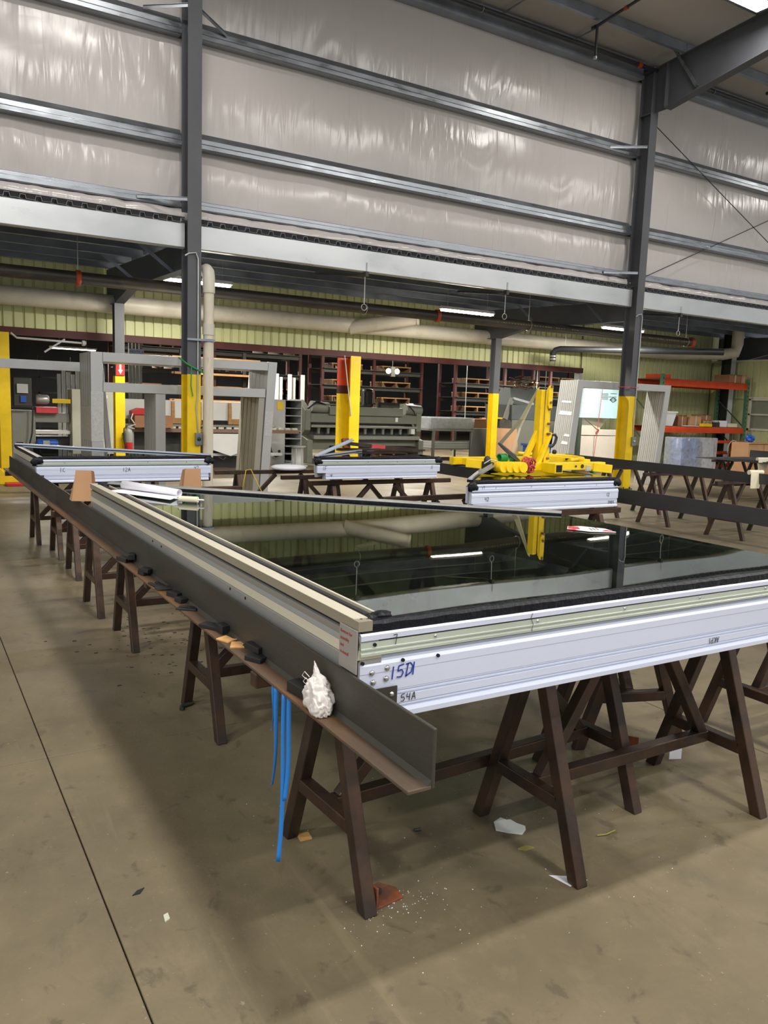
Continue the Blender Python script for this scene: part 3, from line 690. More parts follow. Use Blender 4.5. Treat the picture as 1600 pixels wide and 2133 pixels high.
def small_unit(label, x0, x1, y, d, z0, k, mirror, lower_in, notes, pm='alu_green'):
    t = thing('glazed_panel', label, 'glass panel', ((x0+x1)/2, y, z0)); Z = front_rail(t, x0, x1, y, z0, k, lower_in, pm)
    xs_, xe = (x0, x1) if not mirror else (x1, x0); sg = 1 if not mirror else -1; zt = Z(1.037)
    MB().box(min(xs_, xs_+sg*.05), max(xs_, xs_+sg*.05), y+.08, y+d, z0, Z(.93)).build('side_rail', 'alu_grey', t)
    MB().box(min(xs_, xs_+sg*.045), max(xs_, xs_+sg*.045), y+.02, y+d, Z(.94), Z(.995)).build('side_cap', 'alu_cream', t)
    MB().box(min(xs_+sg*.01, xs_+sg*.06), max(xs_+sg*.01, xs_+sg*.06), y+.02, y+d, Z(.997), zt-.005).build('black_gasket', 'gasket', t)
    MB().poly([(xs_+sg*.06, y+.05), (xe-sg*.03, y+.05), (xs_+sg*.06, y+d-.03)], Z(1.02), zt).build('glass_pane', 'tinted_glass', t)
    p, q = Vector((xs_+sg*.02, y+d, zt)), Vector((xe, y+.03, zt))
    MB().bar(p+Vector((0, 0, .012)), q+Vector((0, 0, .012)), .03, .014).build('slanted_trim', 'aluminium', t)
    MB().bar(p-Vector((0, 0, .006)), q-Vector((0, 0, .006)), .05, .02).build('slanted_gasket', 'sealant', t)
    MB().bar(p-Vector((0, 0, .12)), q-Vector((0, 0, .12)), .03, .18).build('slanted_rail', 'alu_grey', t)
    bead(t, (x0+.03, y+.01, Z(1.0)), (x1, y+.01, Z(1.0)), .04, .03*k, x0, 60)
    for i, xx in enumerate((x0+.01, x1-.02)): sealant_blob(t, (xx, y+.004, Z(.982)), (.055, .016, .04), x0+i*5)
    for tx, ox, oz, s in notes: handwriting('marker_note', tx, (x0+ox, y-.002, Z(oz)), (1, 0, 0), (0, 0, 1), s, 'ink_black', t, .003)
    return t
small_unit('white-framed glass panel at the far left end of the long angle', 1.0, 2.59, 7.6, 1.65, .79, .84, False, .06, (('1C', .2, .87, .04), ('12A', .75, .87, .035), ('47', 1.42, .88, .035)))
small_unit('pale silver glass panel in the middle distance on brown sawhorses', 3.68, 5.23, 7.45, 1.35, .785, .84, True, .10, (('1F', .07, .87, .045), ('41', .15, .79, .03), ('11', 1.43, .87, .04)))
small_unit('white-framed glass panel carrying the yellow vacuum lifter', 3.79, 5.41, 4.95, 1.75, .765, .93, True, .02, (('42', .13, .86, .03), ('17', .1, .96, .025), ('12', 1.48, .86, .03), ('5405', 1.5, .79, .025)), 'alu_white')

# ------------------------------------------------------------------ things lying on the long angle
FZ = ZB+.0098
def shim_mesh(w=.05, l=.085, t=.007):
    return MB().poly([(-w/2, -l/2), (w/2, -l/2), (w/2, l/2), (w*.14, l/2), (w*.14, -l*.05), (-w*.14, -l*.05), (-w*.14, l/2), (-w/2, l/2)], 0, t)
def block_mesh(w, l, t): return MB().poly([(-w/2, -l/2), (w/2, -l/2*.9), (w/2, l/2), (-w/2*.8, l/2)], 0, t)
SHIMS = [('b', .935, 4.06, 0, .3, .045, .1, .02, 'flat black block farthest along the long angle'), ('b', .955, 4.0, .02, -.2, .035, .06, .028, 'small black block on top of the farthest flat block'),
 ('b', .95, 3.72, 0, .2, .05, .07, .016, 'lower black block of the second pile along the long angle'), ('b', .952, 3.70, .016, .5, .05, .07, .016, 'upper black block of the second pile along the long angle'),
 ('s', .94, 3.48, 0, .1, 0, 0, 0, 'flat black horseshoe shim with its slot open, farthest of the shims'), ('s', .95, 3.38, .007, 1.2, 0, 0, 0, 'black horseshoe shim overlapping the farthest shim'),
 ('b', .955, 3.25, 0, .4, .04, .075, .02, 'black block in the middle of the scattered shims'), ('b', .95, 3.15, 0, .2, .035, .06, .018, 'small black block next to the near horseshoe shim'),
 ('s', .942, 3.03, 0, .9, 0, 0, 0, 'black horseshoe shim nearest the camera'), ('b', .94, 2.74, 0, .6, .05, .09, .014, 'angular black block just beyond the cork pieces'),
 ('b', .958, 2.67, 0, .1, .035, .06, .03, 'upright black block just beyond the cork pieces'), ('b', .965, 2.385, .015, .2, .032, .09, .02, 'upper black block of the pile between cork and rag'),
 ('b', .95, 2.33, 0, .5, .05, .07, .015, 'lower black block of the pile between cork and rag'), ('b', .955, 1.985, 0, .15, .05, .12, .03, 'long black block tucked behind the white rag')]
for kd, x, y, dz, rz, w, l, th, lab in SHIMS:
    o = (shim_mesh() if kd == 's' else block_mesh(w, l, th)).build('shim' if kd == 's' else 'setting_block', 'black_plastic', None, .0015)
    o.location = (x, y, FZ+dz); o.rotation_euler = (0, 0, rz); tag(o, lab, 'shim' if kd == 's' else 'block', 'black shims on the long angle')
for x, y, rz, lab, dz in ((.938, 2.575, .5, 'small tan cork piece, the farther of two on the long angle', 0), (.95, 2.5, -.3, 'tan cork piece with notched end, nearer of two on the long angle', .0)):
    o = MB().poly([(-.028, -.03), (.022, -.032), (.015, -.015), (.03, .03), (-.02, .032)], 0, .006).build('cork_pad', 'cork', None, .001)
    o.location = (x, y, FZ+dz); o.rotation_euler = (0, 0, rz); tag(o, lab, 'cork pad')
# rag: crumpled cloth with a raised tip, built as folded lobes over a bundled body
rag = thing('rag', 'crumpled white cloth rag with a pointed tip on the long angle', 'rag', (.945, 1.87, FZ))
def cloth_lobe(c, R, seed, fold, neck=0.0, rot=0.0, n=56, k=40):
    vs = []
    for i in range(k+1):
        th = math.pi*i/k
        for j in range(n):
            ph = 2*math.pi*j/n; d = Vector((math.sin(th)*math.cos(ph), math.sin(th)*math.sin(ph), math.cos(th)))
            sd = Vector((seed, seed*.7, 0))
            w_ = Vector((noise.noise(d*1.3+sd), noise.noise(d*1.3+sd+Vector((5, 0, 0))), noise.noise(d*1.3+sd+Vector((0, 5, 0)))))
            q = d+w_*.8
            q1 = Vector((q.x*1.9, q.y*1.9, q.z*.55)); q2 = Vector((q.x*3.6, q.y*3.6, q.z*1.1))
            ridge = 1-2.2*abs(noise.noise(q1+sd)); ridge2 = 1-2*abs(noise.noise(q2+sd))
            r_ = .9+fold*ridge+.22*fold*ridge2
            p = Vector((d.x*R[0]*r_, d.y*R[1]*r_, d.z*R[2]*r_))
            if neck and d.z > 0: e = d.z; p.x *= 1-neck*e; p.y *= 1-neck*e
            p = Matrix.Rotation(rot, 3, 'X') @ p + Vector(c); p.z = max(p.z, FZ+.001); vs.append(p)
    return MB().add(vs, [(i*n+j, i*n+(j+1) % n, (i+1)*n+(j+1) % n, (i+1)*n+j) for i in range(k) for j in range(n)], True)
body = cloth_lobe((.943, 1.865, FZ+.034), (.036, .05, .04), 1.7, .3, 0, .9); 
b2 = cloth_lobe((.95, 1.885, FZ+.06), (.022, .036, .032), 4.1, .3, .3, -.9); b3 = cloth_lobe((.953, 1.9, FZ+.082), (.009, .017, .038), 7.3, .25, .7, -.45)
b4 = cloth_lobe((.934, 1.835, FZ+.024), (.026, .034, .026), 9.2, .32, 0, 1.3)
for q_ in (b2, b3, b4): body.add(q_.v, q_.f, True)
body.build('cloth', 'rag', rag)
for dy, dz in ((.03, .085), (.022, .07)):
    MB().path([(.93, 1.87+dy, FZ+dz), (.922, 1.885+dy, FZ+dz+.012), (.918, 1.892+dy, FZ+dz), (.924, 1.88+dy, FZ+dz-.008)], .0011, 5).build('thread', 'rag', rag)
# blue masking tape strips hanging from the underside
for y, x, zl, tw, lab in ((2.13, .925, .60, .35, 'short blue tape strip hanging beneath the long angle'), (2.10, .92, .44, .25, 'twisted blue tape strip with a loop end under the long angle'), (2.045, .92, .22, .05, 'longest blue tape strip hanging beneath the long angle'), (2.03, .93, .42, .05, 'blue tape strip half behind the longest one')):
    vs = []; N_ = 24; w = .0068
    for i in range(N_+1):
        z = ZB-.001-(ZB-zl)*i/N_; a_ = -.55+tw*(5*i/N_ if tw > .2 else math.sin(i*.3))
        dx, dy = math.cos(a_)*w, math.sin(a_)*w; xx = x+.012*math.sin(i*.13)*(i/N_); yy = y+.02*(i/N_)
        vs += [(xx-dx, yy-dy, z), (xx+dx, yy+dy, z)]
    tag(MB().add(vs, [(2*i, 2*i+1, 2*i+3, 2*i+2) for i in range(N_)], True).build('tape_strip', 'blue_tape', None, 0, .0006), lab, 'tape')

# ------------------------------------------------------------------ cardboard sleeves, drawings, stickers on the glass
def sleeve(label, p, w, h, yaw_, tilt=.12):
    t = thing('cardboard_sleeve', label, 'cardboard', p, yaw_)
    mb = MB(); c, s = math.cos(yaw_), math.sin(yaw_)
    def P(u_, v_, z): return (p[0]+c*u_-s*v_, p[1]+s*u_+c*v_, p[2]+z)
    mb.add([P(-w/2, 0, 0), P(w/2, 0, 0), P(w/2*.85, .01, h), P(-w/2*.6, .01, h)], [(0, 1, 2, 3)])
    mb.build('front_flap', 'cardboard', t, 0, .004)
    MB().add([P(w/2, 0, 0), P(w/2+.01, .1, 0), P(w/2*.9, .09, h*.93), P(w/2*.85, .01, h)], [(0, 1, 2, 3)]).build('side_flap', 'cardboard_dark', t, 0, .004)
    MB().add([P(-w/2, 0, 0), P(-w/2-.03, .09, 0), P(-w/2*.7, .08, h*.95), P(-w/2*.6, .01, h)], [(0, 1, 2, 3)]).build('side_flap', 'cardboard', t, 0, .004)
sleeve('brown cardboard sleeve standing at the far left corner of the big glass panel', (.985, 5.42, .9), .13, .2, -.35)
sleeve('brown cardboard sleeve standing in front of the far left panel', (1.94, 6.15, .755), .16, .28, -.1)
t = thing('cardboard_support', 'low wooden block under the cardboard sleeve in front of the far left panel', 'block', (1.94, 6.2, 0))
MB().box(1.8, 2.1, 6.12, 6.3, 0, .74).build('block', 'wood_dark', t)
t = thing('rolled_drawings', 'rolled sheet of white drawings lying on the far corner of the glass', 'drawing', (1.2, 4.6, 1.034))
pts = []; c0 = Vector((1.12, 4.86, 1.034)); c1 = Vector((1.33, 4.44, 1.034)); N_ = 12; ax = (c1-c0).normalized(); sd = Vector((-ax.y, ax.x, 0))*-1
vs = []
for i in range(2):
    b_ = c0 if i == 0 else c1; R = .026 if i == 0 else .02
    for j in range(19): a_ = -math.pi*.5+j/18*math.pi*1.75; vs.append(b_+sd*(-math.cos(a_)*R)+Vector((0, 0, R+.002+math.sin(a_)*R)))
    vs.append(b_+sd*.08+Vector((0, 0, .004))); 
m_ = 20
MB().add(vs, [(j, j+1, m_+j+1, m_+j) for j in range(18)], True).build('rolled_part', 'paper', t, 0, .0012)
MB().add([c0+sd*0+Vector((0, 0, .003)), c1+Vector((0, 0, .003)), c1+sd*.16+ax*.1+Vector((0, 0, .006)), c0+sd*.14+Vector((0, 0, .003))], [(0, 1, 2, 3)]).build('flat_sheet', 'paper', t, 0, .001)
for i in range(7): MB().bar(c0+ax*(.05+.05*i)+Vector((0, 0, .048))-sd*.012, c0+ax*(.075+.05*i)+Vector((0, 0, .05)), .0015, .001).build('printed_line', 'sign_blue', t)
t = thing('tape_roll_wrapper', 'small rolled cream label paper lying on the glass by the drain pipe reflection', 'paper roll', (1.31, 4.2, 1.034))
MB().tube((1.27, 4.24, 1.05), (1.35, 4.17, 1.05), .016, 14).build('roll', 'paper_cream', t)
MB().tube((1.25, 4.258, 1.05), (1.375, 4.148, 1.05), .004, 8).build('core', 'paper', t)
t = thing('glass_sticker', 'crumpled red and white label stuck on the glass near its right edge', 'sticker', (2.8, 2.72, 1.034))
MB().poly([(2.71, 2.78), (2.76, 2.68), (2.87, 2.62), (2.9, 2.72), (2.84, 2.82), (2.77, 2.84)], 1.0345, 1.0365).build('label_base', 'sign_white', t)
for q in ([(2.715, 2.78), (2.755, 2.74), (2.8, 2.8), (2.77, 2.835)], [(2.69, 2.76), (2.715, 2.72), (2.73, 2.75)], [(2.82, 2.66), (2.87, 2.63), (2.86, 2.68)]):
    MB().poly(q, 1.037, 1.0385).build('red_mark', 'hose_red', t)
for i in range(3): MB().poly([(2.79+.02*i, 2.70), (2.795+.02*i, 2.695), (2.83+.02*i, 2.75), (2.825+.02*i, 2.755)], 1.037, 1.038).build('print_line', 'machine_grey', t)

# ------------------------------------------------------------------ bits on the floor
def clip(label, c, rz, mat='rust'):
    t = thing('floor_clip', label, 'bracket', (c[0], c[1], 0), rz)
    R = Matrix.Translation((c[0], c[1], 0)) @ Matrix.Rotation(rz, 4, 'Z')
    a_ = MB().poly([(0, -.05), (.105, -.062), (.125, -.01), (.1, .05), (0, .05)], 0, .008); a_.v = [tuple(R @ Vector(v)) for v in a_.v]; a_.build('base', mat, t, .002)
    b_ = MB().box(-.006, .003, -.05, .05, 0, .075); b_.v = [tuple(R @ Vector(v)) for v in b_.v]; b_.build('upright', mat, t, .002)
    d_ = MB().tube((.055, .005, .008), (.055, .005, .022), .013, 6); d_.v = [tuple(R @ Vector(v)) for v in d_.v]; d_.build('bolt', 'steel_dark', t)
clip('rusty orange floor bracket bolted beside the nearest sawhorse leg', (1.225, 2.045), .25)
clip('red rusted floor bracket under the right side of the glass panel', (2.9, 2.48), -2.4)
def flat(name, label, cat, pts, mat, z=.003, th=.002, solidify=None):
    return tag(MB().poly(pts, z, z+th).build(name, mat, None), label, cat)
flat('plastic_scrap', 'torn piece of translucent white plastic lying on the floor', 'plastic', [(1.88, 2.20), (1.91, 2.165), (1.95, 2.13), (1.985, 2.15), (2.0, 2.17), (1.985, 2.2), (1.98, 2.235), (1.965, 2.24), (1.955, 2.265), (1.91, 2.25)], 'plastic_scrap', .001, .004)
flat('paper_label', 'white label trapped under the front leg of the near sawhorse', 'label', [(1.86, 1.885), (1.88, 1.80), (1.96, 1.80), (1.945, 1.83)], 'paper', .0003, .0006)
o = tag(MB().box(-.03, .03, -.0015, 0, .04, .13).build('leg_tag', 'paper'), 'white tag hanging at the foot of a sawhorse leg on the right', 'tag'); o.location = (3.02, 2.3, -.03); o.rotation_euler = (0, 0, -.4)
flat('wood_chip', 'small square tan chip on the floor beside the rear leg', 'wood chip', [(1.19, 2.475), (1.235, 2.47), (1.24, 2.515), (1.195, 2.52)], 'cork', .0, .006)
flat('floor_scrap', 'small dark leaf-shaped scrap on the bare floor at the left', 'scrap', [(.575, 2.43), (.6, 2.43), (.62, 2.455), (.595, 2.45)], 'black_plastic', .0, .003)
flat('floor_scrap', 'pale crumb on the bare floor at the lower left', 'scrap', [(.63, 2.25), (.648, 2.26), (.65, 2.29), (.635, 2.285)], 'cabinet_beige', .0, .004)
flat('floor_scrap', 'olive crumpled scrap on the floor near the plastic piece', 'scrap', [(1.87, 2.06), (1.89, 2.04), (1.93, 2.04), (1.91, 2.065)], 'leaf', .0, .005)
tag(MB().path([(2.2, 1.99, .004), (2.235, 1.975, .008), (2.29, 1.985, .004)], .003, 6).build('twig', 'leaf'), 'thin dry twig on the floor between the sawhorse legs', 'twig')
tag(MB().path([(1.60, 2.34, .006), (1.625, 2.335, .006)], .006, 8).build('bolt_scrap', 'machine_dark'), 'tiny dark bolt lying on the floor under the panel corner', 'bolt')
tag(MB().path([(1.25, 3.93, .012), (1.18, 3.90, .012), (1.17, 3.87, .012)], .011, 8).build('steel_offcut', 'machine_dark'), 'dark bent steel offcut at the foot of the second sawhorse', 'offcut')
mb = MB()
for i in range(150):
    cx, cy = (random.gauss(1.3, .1), random.gauss(2.0, .05)) if i < 90 else (random.uniform(1.0, 2.6), random.uniform(1.6, 2.9))
    s = random.uniform(.0007, .0018); mb.box(cx-s, cx+s, cy-s*.7, cy+s*.7, 0, s)
tag(mb.build('metal_swarf', 'paper'), 'fine pale metal shavings sprinkled on the floor round the bracket', 'shavings', kind='stuff')
mb = MB()
for i in range(90):
    cx, cy = random.gauss(1.35, .25), random.gauss(5.1, .45); s = random.uniform(.003, .012); mb.box(cx-s, cx+s, cy-s*.5, cy+s*.5, 0, s*.3)
tag(mb.build('floor_dirt', 'machine_dark'), 'dark crumbs of dirt on the floor round the third sawhorse', 'dirt', kind='stuff')

# ------------------------------------------------------------------ steel plates on the far right table
for i in range(3):
    tag(MB().box(13.4+.1*i, 15.0, 8.3, 10.35-.25*i, ZB+.012*i, ZB+.012*i+.011).build('steel_plate', 'steel_dark', None, .002), 'dark steel plate on the far right sawhorses, %s of three' % ('lowest', 'middle', 'topmost')[i], 'steel plate', 'steel plates')
tag(MB().ext([(14.6, .79), (14.72, .79), (14.72, .8), (14.61, .8), (14.61, .93), (14.6, .93)], 'y', 7.2, 10.0).build('steel_channel', 'steel_dark'), 'dark steel channel lying on top of the far right steel plates', 'steel channel')
def paper_roll(label, c, w, mat):
    t = thing('paper_roll', label, 'paper roll', c)
    MB().tube((c[0]-w/2, c[1]+.02, c[2]+.03), (c[0]+w/2, c[1]-.02, c[2]+.03), .03, 14).build('roll', mat, t)
    MB().add([(c[0]-w/2, c[1]-.01, c[2]+.03), (c[0]+w/2, c[1]-.045, c[2]+.03), (c[0]+w*.1, c[1]-.05, c[2]-.17), (c[0]-w/2, c[1]-.02, c[2]-.17)], [(0, 1, 2, 3)]).build('hanging_end', mat, t, 0, .002)
paper_roll('tan paper roll with hanging end draped over the farther dark angle', (9.24, 6.22, .87), .22, 'paper_cream')
paper_roll('cream cloth draped over the steel plates at the far right', (13.55, 9.0, .8), .3, 'paper_cream')

# ================================================================== VACUUM LIFTER on the right panel
L_ = thing('vacuum_lifter', 'yellow vacuum glass lifter with upright mast and coiled hoses on the panel', 'lifter', (5.0, 5.5, 1.03))
def lp(nm, mb, mat='lift_yellow', bev=.004, par=None): return mb.build(nm, mat, par or L_, bev)
yb = 5.36
fb = lp('front_beam', MB().box(4.5, 5.66, yb, yb+.08, 1.055, 1.125))
lp('bolt', MB().tube((5.36, yb-.006, 1.09), (5.36, yb, 1.09), .018, 12), 'machine_dark', 0, fb)
lp('bolt', MB().tube((5.28, yb-.006, 1.09), (5.28, yb, 1.09), .01, 12), 'machine_dark', 0, fb)
lp('bolt', MB().tube((4.72, yb-.006, 1.09), (4.72, yb, 1.09), .013, 12), 'machine_dark', 0, fb)
sk = lp('socket_stub', MB().box(4.86, 4.95, 5.18, 5.36, 1.045, 1.13))
lp('socket_mouth', MB().box(4.872, 4.938, 5.176, 5.181, 1.057, 1.118), 'hole', 0, sk)
lp('left_beam', MB().bar((4.22, 5.62, 1.11), (4.52, 5.4, 1.09), .07, .075))
lp('rear_beam', MB().box(4.4, 5.8, 6.05, 6.12, 1.055, 1.125))
for x in (4.5, 5.55): lp('side_beam', MB().box(x, x+.07, 5.44, 6.05, 1.055, 1.12))
ms = lp('mast', MB().box(4.895, 4.94, 5.45, 5.53, 1.1, 1.77))
lp('mast_plate', MB().ext([(4.935, 1.10), (4.995, 1.10), (4.998, 1.74), (4.985, 1.78), (4.965, 1.79), (4.95, 1.78), (4.94, 1.74)], 'y', 5.43, 5.445))
lp('mast_cheek', MB().ext([(4.945, 1.63), (4.965, 1.60), (4.995, 1.60), (4.995, 1.79), (4.98, 1.81), (4.96, 1.81), (4.945, 1.79)], 'y', 5.41, 5.428))
for z in (1.80, 1.66, 1.6, 1.47, 1.38, 1.16): lp('pivot_bolt', MB().tube((4.972, 5.395, z), (4.972, 5.43, z), .011, 10), 'brush_brown', 0)
lp('inclined_arm', MB().bar((4.76, 5.5, 1.10), (4.92, 5.5, 1.40), .05, .035, (0, 1, 0)))
ia = lp('inclined_arm', MB().bar((4.86, 5.42, 1.09), (5.0, 5.42, 1.39), .03, .05, (0, 1, 0)))
lp('slot', MB().bar((4.885, 5.402, 1.16), (4.905, 5.402, 1.2), .004, .012, (0, 1, 0)), 'hole', 0, ia)
lp('hand_grip', MB().path([(5.0, 5.40, 1.37), (5.03, 5.39, 1.375), (5.045, 5.385, 1.35), (5.03, 5.385, 1.3), (5.005, 5.39, 1.27), (4.985, 5.4, 1.265)], .012, 10), 'black_plastic', 0)
lp('knob', MB().lathe((5.03, 5.4, 1.22), [(.012, 0), (.02, -.005), (.02, -.025), (.01, -.032)], 12, 'y'), 'black_plastic', 0)
lp('collar_plate', MB().box(4.935, 5.0, 5.415, 5.425, 1.1, 1.26))
lp('sling', MB().add([(4.885, 5.5, 1.78), (4.915, 5.5, 1.80), (4.85, 5.62, 1.50), (4.80, 5.62, 1.50), (4.70, 5.8, 1.26), (4.75, 5.8, 1.25)], [(0, 1, 2, 3), (3, 2, 5, 4)]), 'cabinet_beige', 0)
L_.children[-1].modifiers.new('s', 'SOLIDIFY').thickness = .006
lp('sling', MB().add([(4.915, 5.52, 1.79), (4.93, 5.52, 1.79), (4.86, 5.66, 1.42), (4.835, 5.66, 1.42), (4.8, 5.7, 1.2), (4.83, 5.7, 1.2)], [(0, 1, 2, 3), (3, 2, 5, 4)]), 'paper_cream', 0)
L_.children[-1].modifiers.new('s', 'SOLIDIFY').thickness = .004
disc = MB().lathe((0, 0, 0), [(.14, 0), (.145, .006), (.13, .012), (.05, .016)], 28)
uu = Vector((.87, 0, -.5)).normalized(); ww = uu.cross(Vector((.60, .76, .10)).normalized()).normalized(); vv = ww.cross(uu)
Rm = Matrix.Translation((4.66, 5.56, 1.19)) @ Matrix((uu, vv, ww)).transposed().to_4x4()
disc.v = [tuple(Rm @ Vector(v)) for v in disc.v]; lp('suction_pad', disc, 'black_plastic', 0)
for x, y in ((4.55, 5.75), (5.55, 5.75), (4.55, 6.1), (5.5, 6.1)):
    lp('suction_pad', MB().lathe((x, y, 1.034), [(.11, 0), (.115, .008), (.06, .016), (.03, .025)], 24), 'black_plastic', 0)
for i, x in enumerate((4.42, 4.48, 4.54, 4.6)):
    lp('vacuum_tank', MB().lathe((x, 5.40-.015*i, 1.09), [(.02, .05), (.045, .04), (.048, 0), (.048, -.06), (.044, -.066)], 18, 'y'))
lp('pump', MB().box(4.3, 4.37, 5.42, 5.5, 1.06, 1.13), 'black_plastic')
lp('pump_cap', MB().lathe((4.33, 5.46, 1.13), [(.03, 0), (.032, .02), (.02, .045), (.005, .05)], 14), 'machine_dark', 0)
lp('pump_lever', MB().path([(4.25, 5.4, 1.12), (4.33, 5.42, 1.15), (4.4, 5.42, 1.14)], .006, 8), 'conduit', 0)
def coil(c, R, n, r, axis, mat, nm, jit=0.0):
    pts = []
    for i in range(n*18+1):
        a_ = 2*math.pi*i/18; q = (i/(n*18)-.5)*n*r*2.1; rr = R+jit*noise.noise(Vector((i*.13, 1, 2)))
        u_, v_ = rr*math.cos(a_), rr*math.sin(a_)
        j = jit*noise.noise(Vector((i*.09, 5, 2)))
        pts.append((c[0]+q+j, c[1]+u_, c[2]+v_) if axis == 'x' else (c[0]+u_, c[1]+q+j, c[2]+v_))
    lp(nm, MB().path(pts, r, 6), mat, 0)
coil((4.53, 5.5, 1.16), .033, 6, .006, 'x', 'hose_green', 'green_hose')
coil((4.98, 5.9, 1.13), .035, 4, .006, 'x', 'hose_green', 'green_hose')
coil((5.76, 5.6, 1.05), .05, 4, .006, 'y', 'hose_green', 'green_hose')
coil((4.69, 5.33, 1.13), .04, 7, .006, 'y', 'hose_red', 'red_hose', .025)
coil((4.70, 5.32, 1.08), .03, 4, .006, 'y', 'hose_red', 'red_hose', .02)
rt_ = lp('lever_tube', MB().path([(5.04, 5.9, 1.17), (5.3, 5.9, 1.155), (5.55, 5.85, 1.15), (5.62, 5.75, 1.145), (5.6, 5.6, 1.14), (5.33, 5.5, 1.13)], .02, 10), 'lift_yellow', 0)
lp('lever_post', MB().box(5.42, 5.5, 5.4, 5.47, 1.1, 1.15))
lp('lever_box', MB().bar((5.18, 5.7, 1.14), (5.5, 5.62, 1.12), .09, .06))
lp('lever_slot', MB().box(5.36, 5.48, 5.575, 5.585, 1.13, 1.145), 'hole', 0)
lp('right_beam', MB().bar((5.5, 5.38, 1.08), (5.72, 5.36, 1.06), .07, .08))
lp('control_valve', MB().box(5.40, 5.46, 5.34, 5.365, 1.045, 1.1), 'clear_plastic')
# loose strips and straps
for p, q, w, lab, mt in (((3.72, 7.5, 1.04), (4.5, 8.2, 1.16), .04, 'loose aluminium strip lying across the middle panel', 'aluminium'), ((3.9, 5.0, 1.075), (4.35, 5.4, 1.10), .03, 'short aluminium strip at the left corner of the lifter panel', 'alu_grey')):
    tag(MB().bar(p, q, w, .012).bar(Vector(p)+Vector((.0, .015, .012)), Vector(q)+Vector((0, .015, .012)), .006, .02).build('aluminium_strip', mt), lab, 'strip')
t = thing('steel_jig', 'rusty brown steel jig with an orange-red clamp behind the middle panel', 'jig', (4.9, 8.3, 1.04))
MB().bar((4.45, 8.25, 1.12), (5.3, 8.0, 1.05), .05, .04).build('arm', 'horse_steel', t); MB().bar((4.45, 8.25, 1.06), (4.45, 8.3, 1.17), .08, .05).build('plate', 'rust', t)
MB().bar((4.7, 8.1, 1.1), (4.85, 8.05, 1.09), .05, .04).build('clamp', 'hose_red', t); MB().bar((4.4, 8.4, 1.04), (5.35, 8.35, 1.04), .05, .03).build('foot_bar', 'horse_steel', t)
for i, (x, y) in enumerate(((4.75, 6.2), (4.95, 6.2))):
    tag(MB().path([(x+.1*math.sin(a_*.5), y+.045*math.cos(a_), .735+.06*math.sin(a_)) for a_ in [j*.4 for j in range(17)]], .008, 6).build('yellow_strap', 'lift_yellow'), 'yellow lifting cord looped over the sawhorse behind the lifter panel, %s loop' % ('left', 'right')[i], 'cord')
tag(MB().path([(3.45, 8.93, .1), (3.42, 8.92, .5), (3.46, 8.9, .76), (3.52, 8.9, .77), (3.62, 8.86, .55), (3.75, 8.82, .3)], .0045, 6).build('yellow_strap', 'lift_yellow'), 'yellow cord hanging over the sawhorse by the leaning grey frames', 'cord')
tag(MB().lathe((4.02, 8.93, .757), [(.05, 0), (.2, .005), (.22, .03), (.18, .05), (.03, .055)], 18).build('white_pad', 'paper', None), 'white padded cloth folded on a sawhorse left of the middle panel', 'pad')

# ================================================================== PIPES and lights under the low roof
t = thing('fire_main', 'thick black steel pipe with orange couplings under the low roof', 'pipe', (8, 13, 3.3))
MB().tube((-4, 13.0, 3.3), (16.3, 13.0, 3.3), .095, 18).build('pipe', 'black_pipe', t)
for x in (2.35, 8.9): MB().lathe((x, 13, 3.3), [(.1, -.04), (.118, -.03), (.118, .03), (.1, .04)], 18, 'x').build('coupling', 'coupling', t)
MB().lathe((16.3, 13, 3.3), [(.1, -.06), (.125, -.03), (.125, .03), (.1, .06), (.06, .07)], 18, 'x').build('end_cap', 'coupling', t)
for x in (2.35, 7.3, 11.2, 16.1):
    MB().tube((x, 13, 3.4), (x, 13, 4.05), .008, 6).build('hanger_rod', 'conduit', t)
    MB().path([(x, 13+.105*math.cos(i*math.pi/10), 3.3+.105*math.sin(i*math.pi/10)) for i in range(21)], .007, 5).build('clevis_ring', 'conduit', t)
for k in range(30):
    for x0 in (10.3, 13.9):
        if random.random() < .85: MB().box(x0+.075*k, x0+.075*k+random.uniform(.02, .055), 12.902, 12.905, 3.285, 3.305).build('stencil_mark', 'leaf', t)
t = thing('drain_pipe', 'black cast drain pipe with chrome couplings sloping under the low roof on the right', 'pipe', (14, 15, 3))
MB().path([(13.9, 15.15, 2.78), (13.9, 15.15, 2.98), (13.93, 15.1, 3.05), (14.0, 15.03, 3.08), (15.2, 14.0, 3.09), (17.0, 12.6, 3.1)], .075, 14).build('pipe', 'sprinkler_black', t)
for z in (2.83, 2.9): MB().lathe((13.9, 15.15, z), [(.078, -.02), (.084, -.018), (.084, .018), (.078, .02)], 16).build('coupling', 'conduit', t)
MB().tube((14.1, 14.95, 3.1), (14.1, 14.95, 3.9), .006, 6).build('hanger_rod', 'conduit', t)
t = thing('exhaust_duct', 'large cream plastic duct running along the green wall under the low roof', 'duct', (8, 15.4, 3.2))
MB().tube((-4, 15.45, 3.2), (18.6, 15.45, 3.26), .165, 24).build('duct', 'pvc', t)
MB().path([(18.5, 15.45, 3.26), (18.9, 15.4, 3.27), (19.9, 14.75, 3.3), (20.2, 14.6, 3.36), (20.25, 14.58, 3.6), (20.25, 14.58, 3.95)], .16, 20).build('elbow', 'pvc', t)
MB().path([(8.3, 15.42, 3.18), (8.9, 15.1, 3.3), (9.55, 14.75, 3.43)], .15, 20).build('branch', 'pvc', t)
MB().path([(9.55, 14.75, 3.43), (9.6, 14.72, 3.44)], .158, 20).build('branch_rim', 'pvc', t)
MB().bar((8.35, 14.9, 3.52), (8.8, 14.85, 3.44), .25, .02).build('flap', 'pvc', t)
